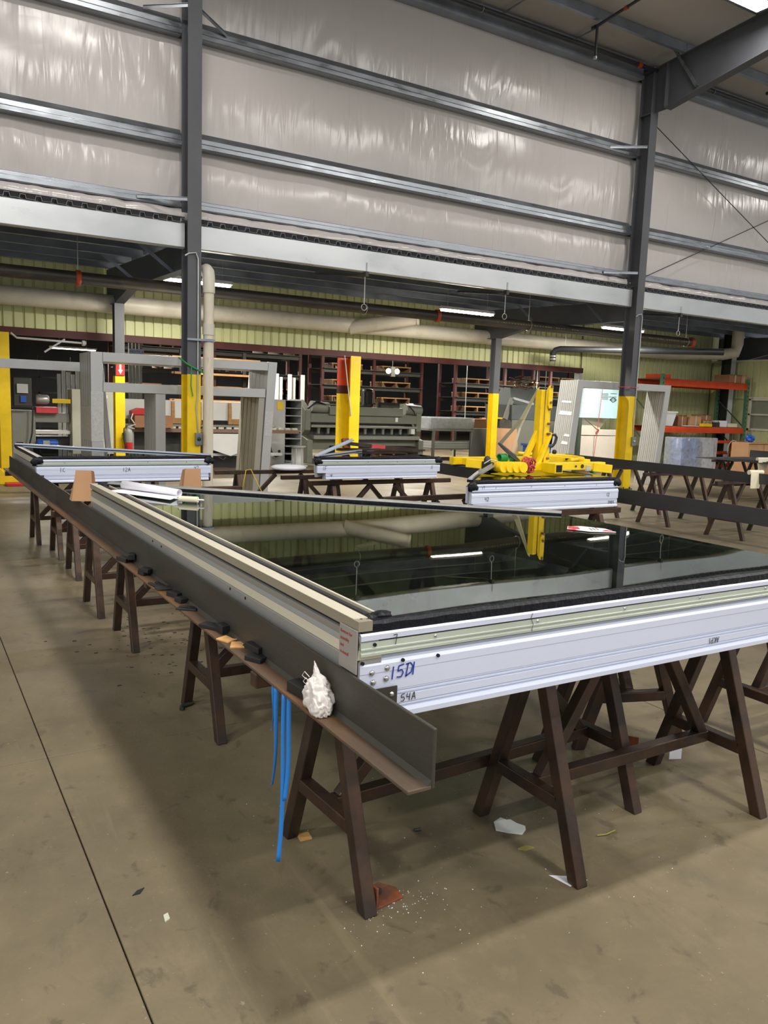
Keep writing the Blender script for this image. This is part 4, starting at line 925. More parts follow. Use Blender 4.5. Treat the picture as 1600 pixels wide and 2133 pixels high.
for x in (5.4, 10.9, 15.2): MB().tube((x, 15.45, 3.36), (x, 15.45, 3.87), .008, 6).build('hanger_rod', 'conduit', t)
t = thing('rain_leader', 'vertical cream plastic drain pipe with elbow beside the left column', 'pipe', (3.92, 11.65, 0))
MB().tube((3.91, 11.62, 0), (3.91, 11.62, 3.2), .076, 20).build('pipe', 'pvc_dirty', t)
MB().path([(3.91, 11.62, 3.1), (3.91, 11.62, 3.32), (3.915, 11.66, 3.4), (3.93, 11.78, 3.45), (3.95, 11.95, 3.46)], .09, 20).build('elbow', 'pvc', t)
MB().tube((3.91, 11.62, 2.5), (3.91, 11.62, 2.66), .088, 20).build('coupling', 'pvc', t)
MB().bar((3.58, 11.58, 2.42), (3.98, 11.53, 2.42), .03, .03).build('pipe_clamp', 'galv_dark', t)
MB().lathe((3.91, 11.62, 2.42), [(.08, -.02), (.086, -.018), (.086, .018), (.08, .02)], 18).build('clamp_band', 'galv_dark', t)
def conduit_run(label, x, ztop, zbox, side, boxcol):
    t = thing('conduit_run', label, 'conduit', (x, 11.58, zbox))
    MB().path([(x-.16, 11.56, ztop-.04), (x-.1, 11.57, ztop), (x, 11.57, ztop+.02), (x+.035, 11.575, ztop-.06), (x+.04, 11.585, ztop-.3), (x+.04, 11.588, 1.6), (x+.02, 11.588, 1.45), (x+.05, 11.588, zbox+.1)], .012, 8).build('conduit', 'conduit', t)
    MB().box(x-.0, x+.1, 11.545, 11.598, zbox-.09, zbox+.09).build('switch_box', 'galv', t, .004)
    MB().lathe((x+.05, 11.545, zbox+.0), [(.028, 0), (.028, -.015), (.012, -.02)], 14, 'y').build('socket', boxcol, t)
conduit_run('thin grey conduit with a round socket box on the left yellow column base', 3.7, 3.62, .98, 1, 'black_plastic')
conduit_run('thin grey conduit with a socket box on the right yellow column base', 12.93, 3.55, 1.0, 1, 'conduit')
tag(MB().path([(12.78, 11.59, 2.1), (13.02, 11.585, 2.1), (13.02, 11.91, 2.11), (12.78, 11.91, 2.11), (12.78, 11.59, 2.1)], .008, 6).build('tied_rope', 'hose_red'), 'red cord tied round the right column above the yellow paint', 'cord')
tag(MB().path([(3.45, 11.57, 2.15), (3.6, 11.58, 2.05), (3.75, 11.57, 1.98), (3.82, 11.58, 1.95)], .012, 6).path([(3.64, 11.57, 2.02), (3.63, 11.56, 1.75), (3.66, 11.56, 1.6)], .009, 6).build('green_strap', 'hose_green'), 'green and black strap tied round the left column', 'strap')
LOWTUBES = [(4.25, 'by the drain pipe'), (9.92, 'in the middle bay'), (14.4, 'beside the right column')]
for x, lab in LOWTUBES:
    t = thing('tube_light', 'bright tube light hanging under the low roof %s' % lab, 'light', (x, 13.4, 3.5), 0, 'tube lights under the low roof')
    MB().ext([(13.33, 3.50), (13.47, 3.50), (13.43, 3.56), (13.37, 3.56)], 'x', x-.66, x+.66).build('housing', 'lamp_body', t)
    for dy in (-.035, .035): MB().tube((x-.63, 13.4+dy, 3.48), (x+.63, 13.4+dy, 3.48), .019, 10).build('tube', 'tube_light', t)
    for s in (-.5, .5): MB().tube((x+s, 13.4, 3.56), (x+s, 13.4, 3.9), .004, 6).build('hanger', 'conduit', t)
    lamp('tube_lamp', (x, 13.4, 3.44), 1.25, .12, 140, (0, 0, 0), (1, .95, .85))
# hangers with beam clamps under the fascia
for x, z, lab in ((6.6, 3.2, 'left'), (9.55, 3.3, 'middle'), (14.3, 3.35, 'right')):
    t = thing('beam_clamp', 'small steel hanger clipped under the fascia channel, %s one' % lab, 'hanger', (x, 11.8, 3.7), 0, 'fascia hangers')
    MB().box(x-.03, x+.03, 11.70, 11.80, 3.64, 3.72).build('clamp', 'machine_dark', t); MB().bar((x, 11.78, 3.66), (x-.55, 12.5, 3.72), .04, .04).build('arm', 'machine_dark', t)
    MB().tube((x-.02, 11.74, 3.64), (x-.02, 11.74, z), .006, 6).build('rod', 'conduit', t)
    MB().path([(x-.02+.05*math.cos(a_), 11.74, z-.05+.05*math.sin(a_)) for a_ in [i*math.pi/8 for i in range(17)]], .006, 5).build('ring', 'conduit', t)
    MB().tube((x, 11.71, 3.72), (x, 11.71, 3.86), .006, 6).build('stud', 'conduit', t)

# ================================================================== LEANING STACKS OF GREY DOOR FRAMES
def frame_set(label, lean, y, rects, group, i, n, d=.14):
    t = thing('door_frame', '%s, %s of %d in the stack' % (label, ('front one', 'second', 'third', 'fourth', 'back one')[i], n), 'frame', (rects[0][1][0], y, 0), 0, group)
    for nm, (x0, x1), (z0, z1), mt in rects:
        sh = lambda z: lean*(z-1.0)
        bot = [(x0+sh(z0), y, z0), (x1+sh(z0), y, z0), (x1+sh(z0), y+d, z0), (x0+sh(z0), y+d, z0)]
        top = [(x0+sh(z1), y, z1), (x1+sh(z1), y, z1), (x1+sh(z1), y+d, z1), (x0+sh(z1), y+d, z1)]
        mb = MB(); mb.hexa(bot, top); o = mb.build(nm, mt, t, .003)
        if nm == 'jamb':   # glazing groove on the side
            MB().hexa([(p[0]-.001, y+.04, p[2]) for p in (bot[0],)]*1+[(bot[0][0]+.003, y+.04, z0), (bot[0][0]+.003, y+.058, z0), (bot[0][0]-.001, y+.058, z0)],
                      [(top[0][0]-.001, y+.04, z1), (top[0][0]+.003, y+.04, z1), (top[0][0]+.003, y+.058, z1), (top[0][0]-.001, y+.058, z1)]).build('groove', 'machine_grey', o)
    return t
for i in range(5):
    y = 12.2+.17*i; d = .16
    RA = [('jamb', (2.36, 2.525), (0, 2.19), 'frame_grey'), ('head', (2.53, 5.10), (2.055, 2.19), 'frame_grey'), ('mid_rail', (2.53, 5.06), (1.623, 1.759), 'frame_grey')]
    if i < 4: RA.append(('inner_jamb', (3.29, 3.44), (0, 1.617), 'frame_grey'))
    t = frame_set('tall grey aluminium frame leaning behind the left column', 0, y, RA, 'grey frames by the left column', i, 5, d)
    MB().hexa([(4.974, y, 0), (5.12, y, 0), (5.12, y+d, 0), (4.974, y+d, 0)], [(5.11, y, 2.195), (5.26, y, 2.195), (5.26, y+d, 2.195), (5.11, y+d, 2.195)]).build('slanted_jamb', 'frame_grey', t, .003)
    MB().hexa([(4.86, y+.02, 0), (4.966, y+.02, 0), (4.966, y+d, 0), (4.86, y+d, 0)], [(4.96, y+.02, 1.62), (5.06, y+.02, 1.62), (5.06, y+d, 1.62), (4.96, y+d, 1.62)]).build('inner_slanted_jamb', 'frame_beige', t, .003)
for i in range(5):
    y = 12.1+.105*i
    RB = [('jamb', (11.71, 11.87), (0, 2.21), 'frame_grey'), ('head', (11.87, 14.36), (2.07, 2.21), 'frame_grey'), ('jamb', (14.36, 14.52), (0, 2.21), 'frame_grey')]
    frame_set('grey aluminium frame leaning behind the right column', .10, y, RB, 'grey frames by the right column', i, 5, .098)
# stretch-wrap patches round the stacks
def wrap(label, quads, mt='wrap'):
    t = thing('stretch_wrap', label, 'plastic wrap', quads[0][0])
    for q in quads: MB().add(q, [(0, 1, 2, 3)]).build('wrap_band', mt, t, 0, .002)
wrap('clear plastic wrap round the left jambs of the grey frames', [[(2.355, 12.196, .9), (2.53, 12.196, .9), (2.53, 12.196, 1.62), (2.355, 12.196, 1.62)], [(2.355, 12.2, .9), (2.355, 13.0, .9), (2.355, 13.0, 1.4), (2.355, 12.2, 1.4)]])
wrap('clear plastic wrap round the slanted jambs by the drain pipe', [[(5.05, 12.196, 1.0), (5.17, 12.196, 1.0), (5.2, 12.196, 1.4), (5.06, 12.196, 1.4)]])
wq = []
for z, h, a0, a1 in ((1.74, .05, 12.2, 12.5), (1.49, .09, 12.15, 12.52), (1.05, .06, 12.13, 12.3), (.89, .07, 12.15, 12.35)): wq.append([(11.703+.1*(z-1), a0, z), (11.703+.1*(z-1), a1, z+.01), (11.703+.1*(z+h-1), a1-.03, z+h), (11.703+.1*(z+h-1), a0, z+h*.8)])
wrap('white plastic wrap scraps stuck on the left jambs of the right-hand frames', wq, 'tote_white')
# second light frame behind, tied to the far yellow column
t = thing('light_frame', 'off-white metal frame bar tied to the yellow column at the far left', 'frame', (2.3, 13.5, 0))
MB().box(.6, 2.78, 13.5, 13.6, 1.93, 2.07).build('head', 'cabinet_grey', t, .003)
mb = MB(); mb.hexa([(2.9, 13.5, 0), (2.98, 13.5, 0), (2.98, 13.6, 0), (2.9, 13.6, 0)], [(2.72, 13.5, 2.07), (2.8, 13.5, 2.07), (2.8, 13.6, 2.07), (2.72, 13.6, 2.07)]); mb.build('jamb', 'cabinet_grey', t, .003)
MB().box(.6, .7, 13.5, 13.6, 0, 1.93).build('jamb', 'cabinet_grey', t, .003)

# ================================================================== OLD BUILDING COLUMNS
for x0, x1, lab, red in ((1.28, 1.66, 'at the far left edge', False), (8.27, 8.72, 'in the middle of the opening, with a red upper part', True)):
    t = thing('door_column', 'yellow painted steel column %s' % lab, 'column', ((x0+x1)/2, 15.75, 0))
    MB().box(x0+.2, x1, 15.62, 15.64, .0, 2.6).build('flange', 'yellow', t); MB().box((x0+x1)/2+.08, (x0+x1)/2+.1, 15.64, 15.86, 0, 2.6).build('web', 'yellow', t)
    MB().box(x0, x1-.04, 15.86, 15.88, 0, 1.78 if red else 2.6).build('back_flange', 'yellow', t)
    if red:
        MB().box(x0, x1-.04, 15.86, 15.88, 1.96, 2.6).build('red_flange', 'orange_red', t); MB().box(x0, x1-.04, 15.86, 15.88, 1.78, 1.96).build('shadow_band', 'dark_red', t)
        MB().tube((8.3, 15.6, 2.6), (8.5, 15.6, 1.3), .012, 8).build('chain_guide', 'cabinet_grey', t)
# fire extinguisher and its arrow sign on the left post
t = thing('fire_extinguisher', 'red fire extinguisher with silver head hung on the left yellow post', 'extinguisher', (3.62, 14.95, .5))
MB().lathe((3.53, 14.93, .55), [(.03, 0), (.07, .01), (.075, .03), (.075, .17), (.075, .18)], 18).build('lower_body', 'red_plastic', t)
MB().lathe((3.53, 14.93, .73), [(.075, 0), (.075, .16), (.06, .22), (.03, .25), (.02, .28)], 18).build('cylinder', 'machine_grey', t)
MB().box(3.44, 3.56, 14.99, 15.02, .85, .9).build('wall_bracket', 'machine_dark', t)
MB().bar((3.53, 14.91, 1.02), (3.65, 14.88, 1.06), .03, .015).bar((3.53, 14.91, 1.0), (3.63, 14.88, .98), .03, .012).build('handle', 'cabinet_grey', t)
MB().path([(3.5, 14.9, 1.02), (3.44, 14.88, .98), (3.43, 14.87, .8), (3.47, 14.85, .6)], .012, 8).build('hose', 'black_plastic', t)
t = thing('arrow_sign', 'red sign with a white downward arrow on the left post', 'sign', (3.41, 15.0, 2.1))
MB().box(3.335, 3.485, 15.0, 15.012, 1.93, 2.25).build('plate', 'sign_red', t)
MB().ext([(3.395, 2.16), (3.43, 2.16), (3.43, 2.03), (3.455, 2.03), (3.412, 1.95), (3.37, 2.03), (3.395, 2.03)], 'y', 14.996, 14.999).build('arrow', 'sign_white', t)
for i in range(4): MB().box(3.35+.032*i, 3.37+.032*i, 14.996, 14.999, 2.2, 2.235).build('letter_mark', 'sign_white', t)

# ================================================================== THINGS BEHIND THE OPENING
ORD = ('first', 'second', 'third', 'fourth', 'fifth', 'sixth', 'seventh', 'eighth', 'ninth', 'tenth', 'eleventh', 'twelfth')
# ---- slotted cabinet
t = thing('slot_cabinet', 'pale steel cabinet with a column of dark open slots and a yellow sticker', 'cabinet', (8.2, 18.4, 0))
MB().box(7.8, 8.62, 18.4, 19.1, 0, .04).build('base', 'cabinet_grey', t); MB().box(7.8, 8.16, 18.4, 19.1, .04, 1.6).build('body', 'cabinet_grey', t)
MB().box(8.16, 8.18, 18.42, 19.1, .04, 1.6).build('side', 'cabinet_grey', t); MB().box(8.6, 8.62, 18.4, 19.1, .04, 1.62).build('side', 'cabinet_grey', t); MB().box(8.16, 8.62, 19.08, 19.1, .04, 1.6).build('back', 'machine_dark', t)
for i in range(9): MB().box(8.18, 8.6, 18.36, 19.08, .06+.19*i, .075+.19*i).build('shelf', 'cabinet_grey', t)
MB().box(7.95, 8.11, 18.39, 18.4, 1.35, 1.55).build('sticker', 'yellow', t)
MB().path([(7.72, 18.3, .45), (7.75, 18.25, .3), (7.85, 18.2, .22), (7.95, 18.25, .25), (7.98, 18.3, .35)], .035, 8).build('hose', 'black_plastic', t)
t = thing('pipe_stand', 'short grey ribbed pedestal standing before the slotted cabinet', 'pedestal', (8.2, 17.6, 0))
MB().lathe((8.25, 17.8, 0), [(.25, 0), (.25, .03), (.14, .05), (.14, .45), (.2, .47), (.2, .5)], 14).build('column', 'cabinet_grey', t)
for i in range(6): MB().tube((8.25+.145*math.cos(i), 17.8+.145*math.sin(i), .04), (8.25+.145*math.cos(i), 17.8+.145*math.sin(i), .46), .012, 6).build('rib', 'cabinet_grey', t)
# ---- hydraulic shear
t = thing('metal_shear', 'large grey-green hydraulic plate shear with a black motor on top', 'machine', (10.7, 19, 0))
for x in (8.88, 12.3): MB().ext([(18.6, 0), (20.0, 0), (20.0, 1.55), (19.2, 1.62), (18.75, 1.35), (18.75, .85), (18.95, .7), (18.6, .6)], 'x', x, x+.16).build('side_plate', 'machine_green', t, .01)
MB().box(9.04, 12.3, 18.75, 18.9, 1.05, 1.28).build('front_beam', 'machine_green', t, .01)
MB().box(9.55, 11.8, 18.68, 18.95, 1.25, 1.48).build('upper_housing', 'machine_green', t, .01)
MB().box(9.04, 12.3, 19.0, 19.6, .5, 1.05).build('blade_housing', 'machine_dark', t)
MB().box(9.04, 12.3, 18.7, 19.0, .92, .98).build('hold_down_bar', 'machine_grey', t, .01)
for i in range(11): MB().lathe((9.3+.28*i, 18.82, .76), [(.04, 0), (.04, .12), (.055, .13), (.055, .2)], 12).build('hold_down_foot', 'machine_grey', t)
MB().box(9.04, 12.3, 18.55, 19.2, .62, .72).build('table', 'machine_grey', t, .01)
MB().box(9.04, 12.3, 18.75, 18.8, .35, .62).build('apron', 'machine_green', t)
MB().ext([(18.4, .45), (19.0, .45), (19.0, .05), (18.75, .05)], 'x', 9.6, 12.1).build('chute', 'machine_dark', t)
MB().box(9.0, 12.35, 18.7, 19.9, 0, .12).build('base', 'machine_dark', t)
MB().box(10.2, 12.5, 18.55, 18.6, .32, .36).build('shelf_edge', 'machine_dark', t)
for x in (9.1, 12.0): MB().tube((x, 18.9, 1.45), (x+.5, 18.9, 1.42), .15, 16).build('cylinder', 'machine_grey', t)
mo = MB().lathe((10.78, 18.9, 1.5), [(.16, 0), (.17, .03), (.16, .06), (.16, .4), (.15, .46), (.05, .47)], 20).build('motor', 'black_plastic', t)
for i in range(12): MB().box(10.78+.16*math.cos(i*.52)-.006, 10.78+.16*math.cos(i*.52)+.006, 18.9+.16*math.sin(i*.52)-.012, 18.9+.16*math.sin(i*.52)+.012, 1.58, 1.88).build('fin', 'machine_dark', mo)
MB().box(11.1, 11.7, 18.7, 19.0, 1.485, 1.62).build('valve_block', 'machine_dark', t); MB().path([(9.5, 18.8, 1.5), (9.2, 18.75, 1.58), (8.95, 18.75, 1.4)], .03, 8).build('hydraulic_hose', 'black_plastic', t)
MB().path([(12.0, 18.7, 1.55), (12.15, 18.66, 1.4), (12.2, 18.66, 1.3)], .02, 8).build('hydraulic_hose', 'black_plastic', t)
for x in (9.95, 11.6, 10.75): MB().box(x, x+.08, 18.738, 18.745, 1.1 if x != 10.75 else 1.3, 1.22 if x != 10.75 else 1.42).build('warning_label', 'sign_white', t)
for x in (9.8, 12.1): MB().box(x-.06, x+.06, 18.6, 18.7, .78, .92).build('gauge_block', 'machine_white', t)
# ---- panel saw / roller machine (white) on the left of the opening
t = thing('roller_machine', 'long white machine with a brown brush table and pointed hopper', 'machine', (6, 17.6, 0))
MB().box(4.0, 7.35, 17.5, 18.2, 1.08, 1.5).build('hood', 'machine_white', t, .01)
for x in (5.05, 5.65, 6.35): MB().ext([(17.44, 1.0), (17.5, 1.0), (17.5, 1.48), (17.46, 1.48), (17.44, 1.3)], 'x', x, x+.07).build('wood_bracket', 'wood', t)
for x in (5.12, 6.42): MB().box(x, x+.35, 17.46, 17.5, 1.0, 1.12).build('wood_cleat', 'wood', t)
MB().box(4.0, 8.0, 17.2, 17.5, .82, .9).build('brush_table', 'brush_brown', t)
for i in range(22): MB().box(4.05+.18*i, 4.17+.18*i, 17.19, 17.3, .9, .945).build('roller_block', 'cabinet_beige', t)
MB().box(4.0, 7.4, 17.2, 17.6, .95, .985).build('fence', 'machine_grey', t)
MB().ext([(5.85, .8), (6.95, .8), (6.95, .55), (6.3, .3), (5.85, .45)], 'y', 17.15, 17.2).build('hopper', 'machine_white', t, .004)
MB().box(4.0, 7.6, 17.25, 17.35, .3, .36).build('frame_rail', 'cabinet_grey', t)
for x in (4.1, 5.2, 7.2): MB().box(x, x+.08, 17.2, 17.3, 0, .82).build('leg', 'machine_grey', t)
MB().box(4.1, 7.2, 17.6, 17.7, .0, .8).build('rear_skirt', 'machine_dark', t)
MB().path([(6.0, 17.1, .28), (6.1, 17.08, .22), (6.16, 17.08, .28)], .02, 8).build('cable_loop', 'black_plastic', t)
box_thing('carton', 'brown carton with papers on the white roller machine', 'box', (4.15, 4.95, 17.0, 17.4, .92, 1.17), 'cardboard_dark')
t = thing('tool_case', 'red plastic tool case lying on the brown carton', 'case', (4.35, 17.2, 1.17))
MB().ext([(4.1, 1.18), (4.55, 1.18), (4.6, 1.24), (4.55, 1.31), (4.25, 1.32), (4.1, 1.26)], 'y', 17.05, 17.3).build('shell', 'red_plastic', t, .01)
MB().path([(4.12, 17.04, 1.2), (4.08, 17.02, 1.1), (4.15, 17.02, 1.0)], .012, 8).build('cord', 'paper', t)
# ---- electrical cabinets and machine at far left
t = thing('control_cabinet', 'tall beige electrical cabinet with a red-yellow switch behind the grey frames', 'cabinet', (3.4, 16.6, 0))
MB().box(2.85, 3.70, 16.6, 17.1, .05, 1.66).build('body', 'cabinet_beige', t, .006); MB().box(3.36, 3.37, 16.59, 16.6, .1, 1.6).build('door_gap', 'machine_grey', t)
MB().box(3.42, 3.5, 16.58, 16.6, .98, 1.07).build('switch_plate', 'yellow', t); MB().lathe((3.47, 16.58, 1.02), [(.025, 0), (.025, -.03), (.015, -.04)], 12, 'y').build('switch_knob', 'red_plastic', t)
MB().box(3.42, 3.52, 16.59, 16.6, 1.5, 1.56).build('label_plate', 'sign_white', t)
MB().box(2.85, 3.7, 16.62, 17.1, 0, .05).build('plinth', 'machine_dark', t)
t = thing('press_machine', 'grey punching machine with dark overhanging control arm at the far left', 'machine', (2.0, 16.7, 0))
MB().box(1.78, 2.2, 16.7, 17.3, 0, 1.22).build('body', 'machine_grey', t, .01); MB().box(2.2, 2.83, 16.75, 17.2, 1.0, 1.18).build('beam', 'machine_grey', t, .01)
MB().box(2.2, 2.83, 16.7, 17.1, .78, .84).build('table', 'machine_white', t); MB().box(2.2, 2.83, 16.9, 17.3, .0, .72).build('lower_body', 'machine_dark', t)
MB().box(1.8, 2.12, 16.5, 16.6, 1.3, 1.84).build('control_arm', 'machine_dark', t, .02); MB().box(1.86, 2.05, 16.46, 16.5, 1.55, 1.72).build('screen', 'cabinet_grey', t); MB().box(1.92, 2.02, 16.47, 16.5, 1.38, 1.5).build('blue_panel', 'blue_plastic', t)
MB().path([(2.1, 16.6, 1.6), (2.14, 16.58, 1.2), (2.12, 16.58, .8), (2.05, 16.58, .5)], .014, 8).build('cable', 'black_plastic', t)
MB().lathe((2.2, 16.65, 1.44), [(.06, 0), (.09, .02), (.09, .2), (.07, .24), (.03, .25)], 18, 'x').build('air_motor', 'conduit', t)
MB().box(2.2, 2.6, 16.6, 16.8, 1.18, 1.3).build('motor_bed', 'hose_red', t, .01); MB().box(2.5, 2.83, 16.62, 16.72, 1.38, 1.46).build('yellow_guard', 'yellow', t)
bm = MB().lathe((2.2, 16.6, .6), [(.06, 0), (.085, .02), (.085, .32), (.06, .38)], 16, 'x').build('blue_motor', 'blue_plastic', t)
MB().box(2.3, 2.42, 16.5, 16.56, .58, .66).build('motor_plate', 'conduit', bm)
MB().box(1.85, 1.97, 16.69, 16.7, .5, .62).build('vent', 'hole', t)
t = thing('yellow_guard_rail', 'low yellow safety barrier foot with a red pad at the far left edge', 'barrier', (1.45, 15.1, 0))
MB().ext([(.9, 0), (1.72, 0), (1.72, .1), (1.5, .16), (1.4, .28), (.9, .3)], 'y', 14.9, 15.2).build('foot', 'yellow', t, .01); MB().box(1.45, 1.95, 14.6, 14.85, 0, .05).build('red_pad', 'red_plastic', t, .01)
# rear left clutter
for i in range(5):
    tag(MB().box(3.05+.1*i, 3.12+.1*i, 19.5, 19.58, 0, 2.0+.05*((i*2) % 3)).build('white_profile', 'machine_white'), 'white upright profile behind the off-white frame bar, %s from the left' % ORD[i], 'profile', 'upright profiles at the left')
t = thing('mesh_rack', 'dark wire rack with bars behind the punching machine', 'rack', (2.9, 20, 0))
for z in (1.2, 1.55, 1.9, 2.25): MB().box(2.0, 4.2, 19.9, 19.94, z, z+.03).build('bar', 'machine_dark', t)
for x in (2.0, 2.7, 3.4, 4.17): MB().box(x, x+.03, 19.9, 19.94, 0, 2.4).build('upright', 'machine_dark', t)
# ---- storage racks with pallets in the dark hall
def rack(label, x0, x1, y, levels, ht):
    t = thing('storage_rack', label, 'rack', (x0, y, 0), 0, 'racks in the dark hall')
    for x in (x0, (x0+x1)/2, x1):
        for yy in (y, y+1.0): MB().box(x-.05, x+.05, yy-.05, yy+.05, 0, ht).build('upright', 'dark_red', t)
    for z in levels:
        for yy in (y, y+1.0): MB().box(x0, x1, yy-.03, yy+.03, z-.12, z).build('beam', 'machine_dark', t)
        MB().box(x0, x1, y-.15, y+1.15, z, z+.02).build('shelf', 'machine_dark', t)
    return t
RK = [('long dark storage rack at the left of the hall', 5.6, 11.6, 25, (1.1, 1.75, 2.4, 3.05), 3.6), ('storage rack behind the shear', 12.2, 16.2, 24.5, (1.1, 1.6, 2.15, 2.7, 3.2), 3.7), ('storage rack right of the shear', 17.0, 21.5, 23.5, (.9, 1.4, 1.9, 2.4), 3.2), ('storage rack behind the middle post', 22.2, 27.5, 25, (.9, 1.5, 2.1, 2.7), 3.4)]
for r_ in RK: rack(*r_)
P0 = local('pallet', 'wooden pallet, lowest on the rack behind the shear', 'pallet', 'wooden pallets on the racks')
for i in range(6): MB().box(-.6, .6, -.5+.18*i, -.38+.18*i, .1, .125).build('deck_board', 'wood', P0)
for x in (-.56, 0, .56): MB().box(x-.03, x+.03, -.5, .52, 0, .1).build('stringer', 'wood_dark', P0)
first = True; cnt = 0
for ri, (lab, x0, x1, y, lv, ht) in enumerate(RK):
    for li, z in enumerate(lv):
        hw = (x1-x0)/2; n = int((hw-.12)/1.25); k = -1
        for hb in (0, 1):
            for q in range(n):
                k += 1
                if (ri, li) == (2, 0) or random.random() < (.2 if ri == 0 else .05): continue
                lb = 'wooden pallet, %s rack, %s shelf up, %s from the left' % (('leftmost', 'second', 'third', 'rightmost')[ri], ORD[li], ORD[k])
                loc = (x0+hb*hw+hw*(q+.5)/n, y+.5, z+.021)
                if first: P0.location = loc; P0.scale = (1, .84, 1.5); P0['label'] = lb; first = False
                else: dup(P0, loc, random.uniform(-.02, .02), lb)
                cnt += 1
for i, (x, y, z, l, lab) in enumerate(((8.2, 23.6, 2.72, 2.8, 'topmost'), (8.4, 23.6, 2.25, 2.6, 'second'), (8.3, 23.6, 1.85, 2.7, 'third'), (8.3, 23.6, 1.45, 2.7, 'lowest'))):
    t = thing('lumber_bundle', 'long bundle of brown boards seen through the grey frames, %s' % lab, 'lumber', (x, y, z), 0, 'lumber bundles')
    for k in range(5): MB().box(x-l/2+random.uniform(-.2, .2), x+l/2, y+.1*k, y+.095+.1*k, z, z+.05+.02*random.random()).build('board', 'wood_dark' if k % 2 else 'wood', t)
t = thing('lumber_rack', 'dark cantilever rack holding the long brown boards', 'rack', (8.3, 24.2, 0))
for x in (7.3, 9.3):
    MB().box(x-.05, x+.05, 24.15, 24.25, 0, 3.0).build('upright', 'machine_dark', t)
    for z in (1.43, 1.83, 2.23, 2.70): MB().box(x-.03, x+.03, 23.5, 24.2, z-.06, z-.001).build('arm', 'machine_dark', t)
for i in range(7):
    tag(MB().box(9.45+.14*i, 9.54+.14*i, 22.0+.05*(i % 3), 22.1, 1.3, 2.35-.09*(i % 3)).bar((9.49+.14*i, 22.05, 0), (9.49+.14*i, 22.05, 1.3), .05, .05).build('white_profile', 'machine_white'), 'white upright profile beyond the slotted cabinet, %s from the left' % ORD[i], 'profile', 'upright profiles beyond the cabinet')
# cartons on the middle rack, drums, foil bundle
for i, (x, z, w, h, lab) in enumerate(((18.2, .925, .5, .28, 'left'), (19.35, .925, .7, .3, 'middle'), (20.2, .925, .8, .34, 'right'))):
    box_thing('carton', 'brown carton on the lowest shelf of the rack right of the shear, %s one' % lab, 'box', (x, x+w, 23.4, 23.8, z, z+h), 'cardboard_dark', .004, 'cartons on the low shelf')
t = thing('foil_bundle', 'crumpled bundle of brown and silver strips on top of the grey hopper', 'scrap', (14.3, 16.9, 2.2))
for i in range(46):
    a_ = random.uniform(0, 6.28); c = Vector((14.45+random.gauss(0, .2), 16.9+random.gauss(0, .1), 2.12+random.uniform(0, .32)))
    d = Vector((math.cos(a_), math.sin(a_)*.4, random.uniform(-.3, .3)))*.14
    MB().bar(c-d, c+d, .05, .012, (random.random(), random.random(), 1)).build('strip', random.choice(('brush_brown', 'conduit', 'cardboard_dark')), t)
# ---- work bench with wrapped sheets
t = thing('work_bench', 'low steel bench with grey top beyond the shear', 'bench', (14.5, 20, 0))
MB().box(13.4, 15.9, 19.6, 20.6, .84, .9).build('top', 'machine_grey', t, .004); MB().box(13.5, 15.8, 19.7, 20.5, .28, .32).build('shelf', 'machine_grey', t)
for x in (13.5, 14.9, 15.75):
    for y in (19.65, 20.5): MB().box(x, x+.07, y, y+.07, 0, .84).build('leg', 'machine_grey', t)
t = thing('wrapped_sheets', 'stack of sheets in crinkled pale wrap on the low bench', 'sheet stack', (14.1, 20, .9))
MB().box(13.4, 15.0, 19.65, 20.4, .9, 1.25).build('stack', 'shrink_wrap', t, .02); MB().box(13.45, 14.95, 19.7, 20.35, .9, 1.22).build('sheets', 'cabinet_grey', t)
box_thing('carton', 'long brown carton lying on the right of the low bench', 'box', (15.05, 16.2, 19.7, 20.3, .9, 1.22), 'cardboard_dark')
for i in range(3): box_thing('sheet_pack', 'flat pale sheet pack under the bench, %s of three' % ('lowest', 'middle', 'top')[i], 'sheets', (13.6, 15.5, 19.75, 20.4, .32+.07*i, .385+.07*i), 'cabinet_grey', .004, 'sheet packs')
t = thing('waste_bag', 'crumpled clear plastic bag in a small carton on the floor by the bench', 'bag', (15.6, 19.0, 0))
MB().box(15.3, 16.0, 18.9, 19.3, 0, .25).build('carton', 'cardboard_dark', t)
vs = []; n = 16; k = 10
for i in range(k+1):
    for j in range(n):
        th, ph = math.pi*i/k, 2*math.pi*j/n; d = Vector((math.sin(th)*math.cos(ph), math.sin(th)*math.sin(ph), math.cos(th))); q = 1+.5*noise.noise(d*3)
        vs.append((15.6+d.x*.28*q, 19.05+d.y*.2*q, .32+d.z*.2*q))
MB().add(vs, [(i*n+j, i*n+(j+1) % n, (i+1)*n+(j+1) % n, (i+1)*n+j) for i in range(k) for j in range(n)]).build('bag', 'plastic_scrap', t)
# ---- things leaning by the middle post
t = thing('sheet_metal_panel', 'grey sheet-metal panel leaning on the left of the middle yellow post', 'sheet metal', (11.9, 15.3, 0))
MB().hexa([(11.5, 15.24, .0), (12.25, 15.24, .0), (12.25, 15.25, .0), (11.5, 15.25, .0)], [(11.72, 15.36, 1.08), (12.25, 15.36, 1.08), (12.25, 15.37, 1.08), (11.72, 15.37, 1.08)]).build('sheet', 'steel_dark', t)
MB().bar((11.72, 15.365, 1.08), (12.25, 15.365, 1.08), .02, .02).build('folded_edge', 'galv', t)
t = thing('cardboard_sheet', 'large brown cardboard sheet leaning behind the middle yellow post', 'cardboard', (12.8, 15.3, 0))
MB().hexa([(12.3, 15.42, 0), (13.25, 15.42, 0), (13.25, 15.44, 0), (12.3, 15.44, 0)], [(12.3, 15.55, 1.1), (13.22, 15.55, 1.08), (13.22, 15.57, 1.08), (12.3, 15.57, 1.1)]).build('sheet', 'cardboard', t)
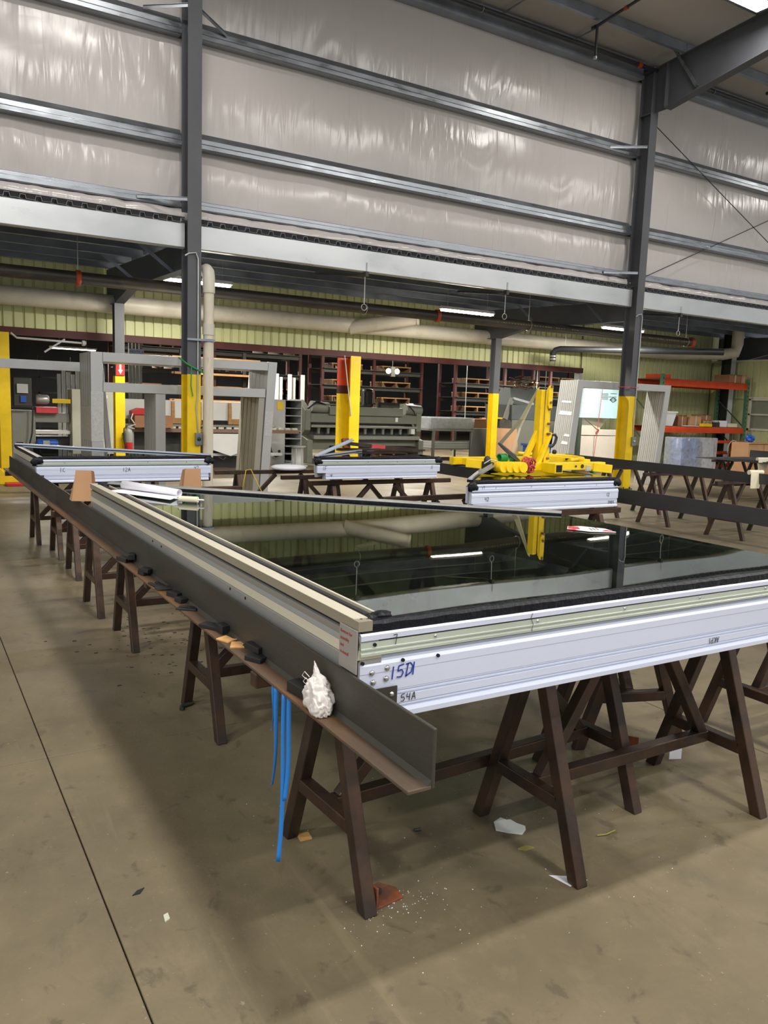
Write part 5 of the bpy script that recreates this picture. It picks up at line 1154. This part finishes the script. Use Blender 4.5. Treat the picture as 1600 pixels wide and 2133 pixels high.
t = thing('blue_bin', 'blue plastic bin behind the yellow lifter', 'bin', (13.4, 15.4, 0))
for a0, a1, b0, b1 in ((13.3, 13.9, 14.95, 14.98), (13.3, 13.9, 15.35, 15.38), (13.3, 13.33, 14.98, 15.35), (13.87, 13.9, 14.98, 15.35)): MB().box(a0, a1, b0, b1, .0, .72).build('side', 'blue_plastic', t)
MB().box(13.3, 13.9, 14.95, 15.38, 0, .03).build('bottom', 'blue_plastic', t)
for a0, a1, b0, b1 in ((13.26, 13.94, 14.91, 14.95), (13.26, 13.94, 15.38, 15.42), (13.26, 13.3, 14.95, 15.38), (13.9, 13.94, 14.95, 15.38)): MB().box(a0, a1, b0, b1, .68, .73).build('rim', 'blue_plastic', t)
t = thing('scrap_hopper', 'dark grey steel tipping hopper with sloped sides behind the lifter mast', 'hopper', (14.4, 16.6, 0))
MB().hexa([(13.95, 16.5, .0), (15.0, 16.5, .0), (15.0, 17.4, .0), (13.95, 17.4, .0)], [(13.75, 16.4, 1.3), (15.3, 16.4, 1.3), (15.3, 17.5, 1.3), (13.75, 17.5, 1.3)]).build('lower_tub', 'machine_grey', t)
MB().hexa([(13.72, 16.38, 1.3), (15.3, 16.38, 1.3), (15.3, 17.5, 1.3), (13.72, 17.5, 1.3)], [(13.72, 16.38, 1.68), (15.3, 16.38, 1.68), (15.3, 17.5, 1.68), (13.72, 17.5, 1.68)]).build('band', 'hopper_grey', t)
MB().hexa([(13.95, 16.7, 1.68), (15.3, 16.7, 1.68), (15.3, 17.4, 1.68), (13.95, 17.4, 1.68)], [(14.05, 16.9, 2.12), (15.3, 16.9, 2.15), (15.3, 17.3, 2.15), (14.05, 17.3, 2.12)]).build('upper_tub', 'hopper_grey', t)
MB().bar((13.6, 16.5, 1.3), (13.8, 16.5, 1.85), .06, .12).build('fork_arm', 'machine_grey', t); MB().bar((13.8, 16.45, 1.85), (14.5, 16.45, 1.72), .05, .06).build('lip', 'cabinet_grey', t)
t = thing('step_ladder', 'small step ladder with a yellow top beside the grey hopper', 'ladder', (13.3, 16.4, 0))
for x in (13.15, 13.42):
    MB().bar((x-.02, 16.35, 0), (x, 16.5, 1.3), .04, .06).build('rail', 'machine_dark', t); MB().bar((x-.02, 16.75, 0), (x, 16.55, 1.3), .03, .04).build('back_rail', 'machine_dark', t)
for z in (.3, .6, .9): MB().box(13.15, 13.42, 16.38+.1*z, 16.46+.1*z, z, z+.03).build('step', 'machine_grey', t)
MB().box(13.1, 13.47, 16.44, 16.6, 1.3, 1.34).build('top_cap', 'yellow', t)
# ---- foam board, white carton, green post behind the right frames
t = thing('foam_board', 'pale blue foam board with printed diamond mark behind the right-hand frames', 'foam board', (15.6, 14.9, 1.4))
for x0, x1 in ((14.85, 15.42), (15.43, 16.15)): MB().hexa([(x0-.08, 14.95, 1.42), (x1-.08, 14.95, 1.42), (x1-.08, 15.0, 1.42), (x0-.08, 15.0, 1.42)], [(x0+.03, 14.98, 2.2), (x1+.03, 14.98, 2.2), (x1+.03, 15.03, 2.2), (x0+.03, 15.03, 2.2)]).build('board', 'foam_blue', t)
def upside(x, z, y=14.962): return Matrix(((-1, 0, 0, x), (0, 0, -1, y), (0, -1, 0, z), (0, 0, 0, 1)))
text_mesh('print', 'Styrofoam', .07, 'machine_grey', t, upside(16.02, 1.99))
for i in range(9): MB().box(15.8+.026*i, 15.818+.026*i, 14.958, 14.962, 2.055, 2.07).build('print_mark', 'machine_grey', t)
for i in range(6): MB().box(15.5, 15.72, 14.958, 14.962, 1.9+.03*i, 1.908+.03*i).build('print_line', 'machine_grey', t)
dm = [(15.78, 1.90), (15.9, 1.965), (16.02, 1.90), (15.9, 1.835)]
for a_, b_ in zip(dm, dm[1:]+dm[:1]): MB().bar((a_[0], 14.958, a_[1]), (b_[0], 14.958, b_[1]), .004, .02, (0, 1, 0)).build('diamond_mark', 'ink_black', t)
text_mesh('print', 'DOW', .075, 'ink_black', t, upside(15.985, 1.925))
t = thing('white_carton', 'large white carton with sloped folded lid behind the right-hand frames', 'box', (15.5, 15.2, 0))
MB().box(14.95, 16.3, 15.1, 15.6, .12, .95).build('lower_box', 'carton_white', t, .005)
MB().ext([(14.96, .97), (16.3, .97), (16.3, 1.12), (15.65, 1.12), (15.55, 1.1), (15.02, 1.42), (14.96, 1.42)], 'y', 15.1, 15.6).build('upper_box', 'carton_white', t, .005)
MB().hexa([(15.02, 15.09, 1.42), (15.6, 15.09, 1.1), (15.6, 15.6, 1.1), (15.02, 15.6, 1.42)], [(15.02, 15.12, 1.43), (16.2, 15.4, 1.4), (16.2, 15.6, 1.4), (15.02, 15.6, 1.45)]).build('lid_flap', 'paper_cream', t)
MB().box(15.45, 15.46, 15.09, 15.1, .15, .95).build('seam', 'machine_grey', t); MB().bar((15.5, 15.08, 1.02), (15.58, 15.08, 1.12), .02, .04).build('clip', 'wood_dark', t)
MB().box(14.9, 16.35, 15.05, 15.65, 0, .12).build('pallet_base', 'wood_dark', t)
box_thing('green_post', 'dark green square post beside the white carton', 'post', (14.74, 14.84, 14.95, 15.05, 0, 1.42), 'green_steel')
tag(MB().tube((15.28, 14.9, 0.3), (15.44, 14.9, 2.2), .008, 6).build('hanging_rope', 'hose_red'), 'thin red cord running down in front of the foam board', 'cord')
# ---- pallet rack at right with its load
t = thing('pallet_rack', 'orange-beamed pallet rack with green uprights against the right green wall', 'pallet rack', (18.8, 14.6, 0))
for x in (17.0, 20.55):
    for y in (14.35, 15.3):
        up_ = MB().box(x-.04, x+.04, y-.04, y+.04, 0, 2.62).build('upright', 'rack_green', t)
        for k in range(20): MB().box(x-.012, x+.012, y-.0415, y-.0395, .2+.12*k, .25+.12*k).build('slot', 'hole', up_)
    for z in (.5, 1.3): MB().bar((x, 14.38, z), (x, 15.28, z+.75), .025, .025).build('brace', 'green_steel', t)
for z0, z1 in ((2.32, 2.5), (1.1, 1.26)):
    for y in (14.35, 15.3): MB().ext([(y-.03, z0), (y+.02, z0), (y+.02, z1), (y-.01, z1), (y-.03, z1-.05)], 'x', 17.04, 20.51).build('beam', 'orange_red', t, .004)
    for k in range(7): MB().box(17.06+.49*k, 17.53+.49*k, 14.4, 15.28, z1-.005, z1+.012).build('deck_panel', 'brush_brown', t)
BX = [('white tote tub on the pallet rack shelf', 'tote', (17.2, 17.8, 14.45, 14.9, 1.275, 1.65), 'tote_white'), ('brown carton behind the white tote', 'box', (17.55, 18.0, 14.95, 15.25, 1.275, 1.72), 'cardboard_dark'),
 ('brown carton right of the white tote', 'box', (18.05, 18.4, 14.6, 14.95, 1.275, 1.56), 'cardboard_dark'), ('tan carton in the middle of the rack shelf', 'box', (18.5, 18.95, 14.55, 14.95, 1.275, 1.57), 'cardboard'),
 ('low tan open carton on the rack shelf', 'box', (19.05, 19.4, 14.55, 14.95, 1.275, 1.45), 'cardboard'), ('dark open carton on top of the low one', 'box', (19.02, 19.42, 14.6, 14.95, 1.453, 1.6), 'cardboard_dark'),
 ('yellow tool box at the shelf front', 'tool box', (18.75, 19.15, 14.34, 14.45, 1.275, 1.36), 'yellow'), ('white plastic tray with papers on the rack shelf', 'tray', (19.6, 20.0, 14.5, 14.8, 1.275, 1.45), 'paper'),
 ('cream folded bag at the right end of the rack shelf', 'bag', (20.02, 20.4, 14.45, 14.8, 1.275, 1.38), 'paper_cream'), ('brown carton on the top level of the rack', 'box', (19.8, 20.3, 14.4, 14.9, 2.515, 2.73), 'cardboard_dark'),
 ('light tan carton at the end of the top rack level', 'box', (20.33, 20.55, 14.4, 14.9, 2.515, 2.74), 'cardboard'), ('red crate row on the left of the top rack level', 'crate', (17.1, 17.5, 14.5, 15.0, 2.515, 2.62), 'orange_red'),
 ('dark grey case beside the papers on the rack shelf', 'case', (19.42, 19.58, 14.42, 14.6, 1.275, 1.4), 'machine_dark'), ('flat white sheets at the front of the rack shelf', 'paper', (18.1, 18.6, 14.33, 14.5, 1.275, 1.29), 'paper')]
for lab, cat, b_, mt in BX:
    t = thing({'box': 'carton'}.get(cat, cat.replace(' ', '_')), lab, cat, ((b_[0]+b_[1])/2, b_[2], b_[4]), 0, 'goods on the pallet rack')
    if cat == 'tote':
        MB().hexa([(b_[0]+.05, b_[2]+.05, b_[4]), (b_[1]-.08, b_[2]+.05, b_[4]), (b_[1]-.08, b_[3]-.05, b_[4]), (b_[0]+.05, b_[3]-.05, b_[4])], [(b_[0], b_[2], b_[5]), (b_[1], b_[2], b_[5]), (b_[1], b_[3], b_[5]), (b_[0], b_[3], b_[5])]).build('tub', mt, t)
        MB().box(b_[0]-.02, b_[1]+.02, b_[2]-.02, b_[3]+.02, b_[5]-.03, b_[5]+.005).build('rim', mt, t)
    else:
        MB().box(*b_).build('body', mt, t, .006)
        if cat == 'box':
            w = (b_[1]-b_[0])
            MB().bar((b_[0], b_[2]+.02, b_[5]), (b_[1], b_[2]+.02, b_[5]), .12, .004).build('flap', mt, t); MB().box(b_[0]+w*.45, b_[0]+w*.55, b_[2]-.002, b_[2]-.0005, b_[4], b_[5]).build('tape', 'cabinet_beige', t)
        elif cat in ('tool box', 'case'): MB().path([(b_[0]+.1, b_[2]-.01, b_[5]), (b_[0]+.1, b_[2]-.01, b_[5]+.03), (b_[1]-.1, b_[2]-.01, b_[5]+.03), (b_[1]-.1, b_[2]-.01, b_[5])], .008, 6).build('handle', 'machine_dark', t)
t = thing('wrapped_crate', 'stretch-wrapped load with blue drums under the pallet rack', 'wrapped load', (17.9, 14.2, 0))
MB().box(17.15, 18.6, 13.7, 14.25, 0, .14).build('pallet', 'wood_dark', t)
for x in (17.4, 17.85): MB().lathe((x, 13.98, .14), [(.2, 0), (.22, .02), (.22, .28), (.235, .3), (.22, .32), (.22, .55), (.235, .57), (.22, .59), (.22, .82), (.2, .84)], 20).build('drum', 'drum_blue', t)
MB().box(18.1, 18.55, 13.78, 14.2, .14, .95).build('inner_carton', 'cabinet_grey', t)
MB().box(17.15, 18.6, 13.7, 14.25, .14, 1.0).build('wrap', 'shrink_wrap', t, .03)
t = thing('red_cart', 'red tool cart holding a coil of pale cable beside the wrapped load', 'cart', (19.3, 14.2, 0))
for z in (.2, .55, .85): MB().box(18.75, 20.0, 13.9, 14.3, z, z+.06).build('shelf', 'orange_red', t)
for x in (18.77, 19.95):
    for y in (13.92, 14.26): MB().box(x, x+.04, y, y+.04, 0, .9).build('post', 'orange_red', t)
ct = thing('cable_coil', 'coil of pale grey cable hanging on the red cart', 'cable', (19.4, 13.85, .6))
pts = [(19.45+(.23+.02*noise.noise(Vector((i*.2, 0, 0))))*math.cos(i*.3), 13.84+.03*noise.noise(Vector((i*.1, 3, 0))), .68+(.25+.02*noise.noise(Vector((i*.15, 7, 0))))*math.sin(i*.3)) for i in range(150)]
MB().path(pts, .009, 5).build('cable', 'cabinet_grey', ct)
MB().bar((19.9, 13.8, .3), (19.98, 13.8, .95), .03, .03).bar((19.9, 13.8, .3), (19.72, 13.8, .25), .03, .03).build('bracket', 'tote_white', ct)
for x0, x1, lab in ((19.95, 20.65, 'left'), (20.67, 21.3, 'right')):
    t = thing('carton', 'large brown carton at the right edge below the window, %s one' % lab, 'box', (x0, 13.3, 0)); s = 12.9/14.4
    MB().box(x0*.93+.2, x1*.93+.2, 12.9, 13.4, 0, .92).build('body', 'cardboard', t, .006); MB().box(x0*.93+.2, x1*.93+.2, 12.85, 12.9, .9, .925).build('flap', 'cardboard', t)
t = thing('blue_bag', 'crumpled blue bag on top of the large brown cartons', 'bag', (19.2, 13.1, .93)); vs = []
for i in range(9):
    for j in range(14):
        th, ph = math.pi*i/8, 2*math.pi*j/14; d = Vector((math.sin(th)*math.cos(ph), math.sin(th)*math.sin(ph), math.cos(th))); q = 1+.5*noise.noise(d*2.6+Vector((4, 4, 4)))
        vs.append((19.15+d.x*.13*q, 13.15+d.y*.1*q, 1.02+d.z*.1*q))
MB().add(vs, [(i*14+j, i*14+(j+1) % 14, (i+1)*14+(j+1) % 14, (i+1)*14+j) for i in range(8) for j in range(14)]).build('bag', 'blue_plastic', t)
# ---- small sign, hanging rods, far lights
t = thing('notice_sign', 'small white sign hanging on dark profiles seen between the grey frames', 'sign', (4.6, 18.9, 2.55))
MB().box(4.5, 4.83, 18.9, 18.92, 2.5, 2.63).build('plate', 'sign_blue', t); text_mesh('notice', 'NOTICE', .085, 'ink_black', t, Matrix(((1, 0, 0, 4.51), (0, 0, -1, 18.898), (0, 1, 0, 2.54), (0, 0, 0, 1))))
for i in range(4): MB().box(4.5+.08*i, 4.56+.08*i, 18.95, 19.0, 0, 2.95).build('standing_profile', 'machine_grey', t)
for x, y in ((14.9, 20), (16.3, 18.5), (16.75, 18.5), (19.5, 22)):
    tag(MB().tube((x, y, 1.2), (x, y, 5), .012, 6).build('drop_rod', 'cabinet_grey'), 'thin pale drop rod in the dark hall, %s' % {14.9: 'leftmost', 16.3: 'second from the left', 16.75: 'third from the left', 19.5: 'rightmost'}[x], 'rod')
box_thing('grey_beam', 'long pale grey channel hung under the lintel right of the red column', 'channel', (9.9, 12.4, 16.3, 16.4, 2.62, 2.78), 'cabinet_grey')
FL = [(3.1, 22, 3.05, 1.6), (4.7, 27, 2.95, 1.4), (6.9, 27, 2.9, 1.4), (9.9, 27, 3.35, 1.3), (12.6, 27, 3.6, 1.3), (16.3, 27, 3.8, 1.3), (18.6, 20.5, 3.0, 1.2), (20.6, 22, 3.2, 1.3), (22.9, 22, 3.3, 1.2), (25.4, 22, 3.5, 1.0), (8.2, 21, 3.9, 1.2), (13.5, 21, 3.9, 1.2)]  # last pair: unseen lamps added to light the rack fronts
for i, (x, y, z, l) in enumerate(FL):
    t = thing('far_light', 'small tube light in the dark hall behind, %s from the left' % ORD[sorted(FL).index(FL[i])], 'light', (x, y, z), 0, 'lights in the dark hall')
    MB().box(x-l/2, x+l/2, y-.08, y+.08, z, z+.05).build('housing', 'lamp_body', t); MB().box(x-l/2+.03, x+l/2-.03, y-.06, y+.06, z-.03, z).build('tube', 'far_tube', t)
    for s in (-.4, .4): MB().tube((x+s, y, z+.05), (x+s, y, 5), .005, 5).build('hanger', 'conduit', t)
    lamp('far_lamp', (x, y, z-.06), l, .15, 320 if y == 21 else 200, (0, 0, 0), (1, .94, .84))
t = thing('emergency_light', 'twin-head emergency lamp glowing in the dark hall right of the red column', 'light', (13.2, 22, 2.7))
for x in (13.3, 13.62): MB().lathe((x, 22, 2.62), [(.02, .06), (.08, .04), (.085, 0), (.06, -.01)], 14, 'y').build('head', 'far_tube', t)
MB().box(13.4, 13.55, 22.0, 22.1, 2.45, 2.75).build('housing', 'machine_dark', t); MB().tube((13.47, 22.05, 2.75), (13.47, 22.05, 4.998), .01, 6).build('stem', 'machine_dark', t)
# old wall lights left: pipe brace by the far left column
t = thing('door_brace', 'thin grey tubular brace under the lintel at the far left', 'brace', (2.2, 15.9, 2.5))
MB().path([(1.7, 15.75, 2.6), (1.8, 15.75, 2.52), (2.9, 15.75, 2.5)], .02, 8).build('tube', 'cabinet_grey', t); MB().tube((2.25, 15.75, 2.3), (2.6, 15.75, 2.55), .018, 8).build('strut', 'cabinet_grey', t)
MB().lathe((2.9, 15.75, 2.5), [(.05, 0), (.05, .05), (.02, .07)], 12, 'x').build('end_fitting', 'cabinet_grey', t)
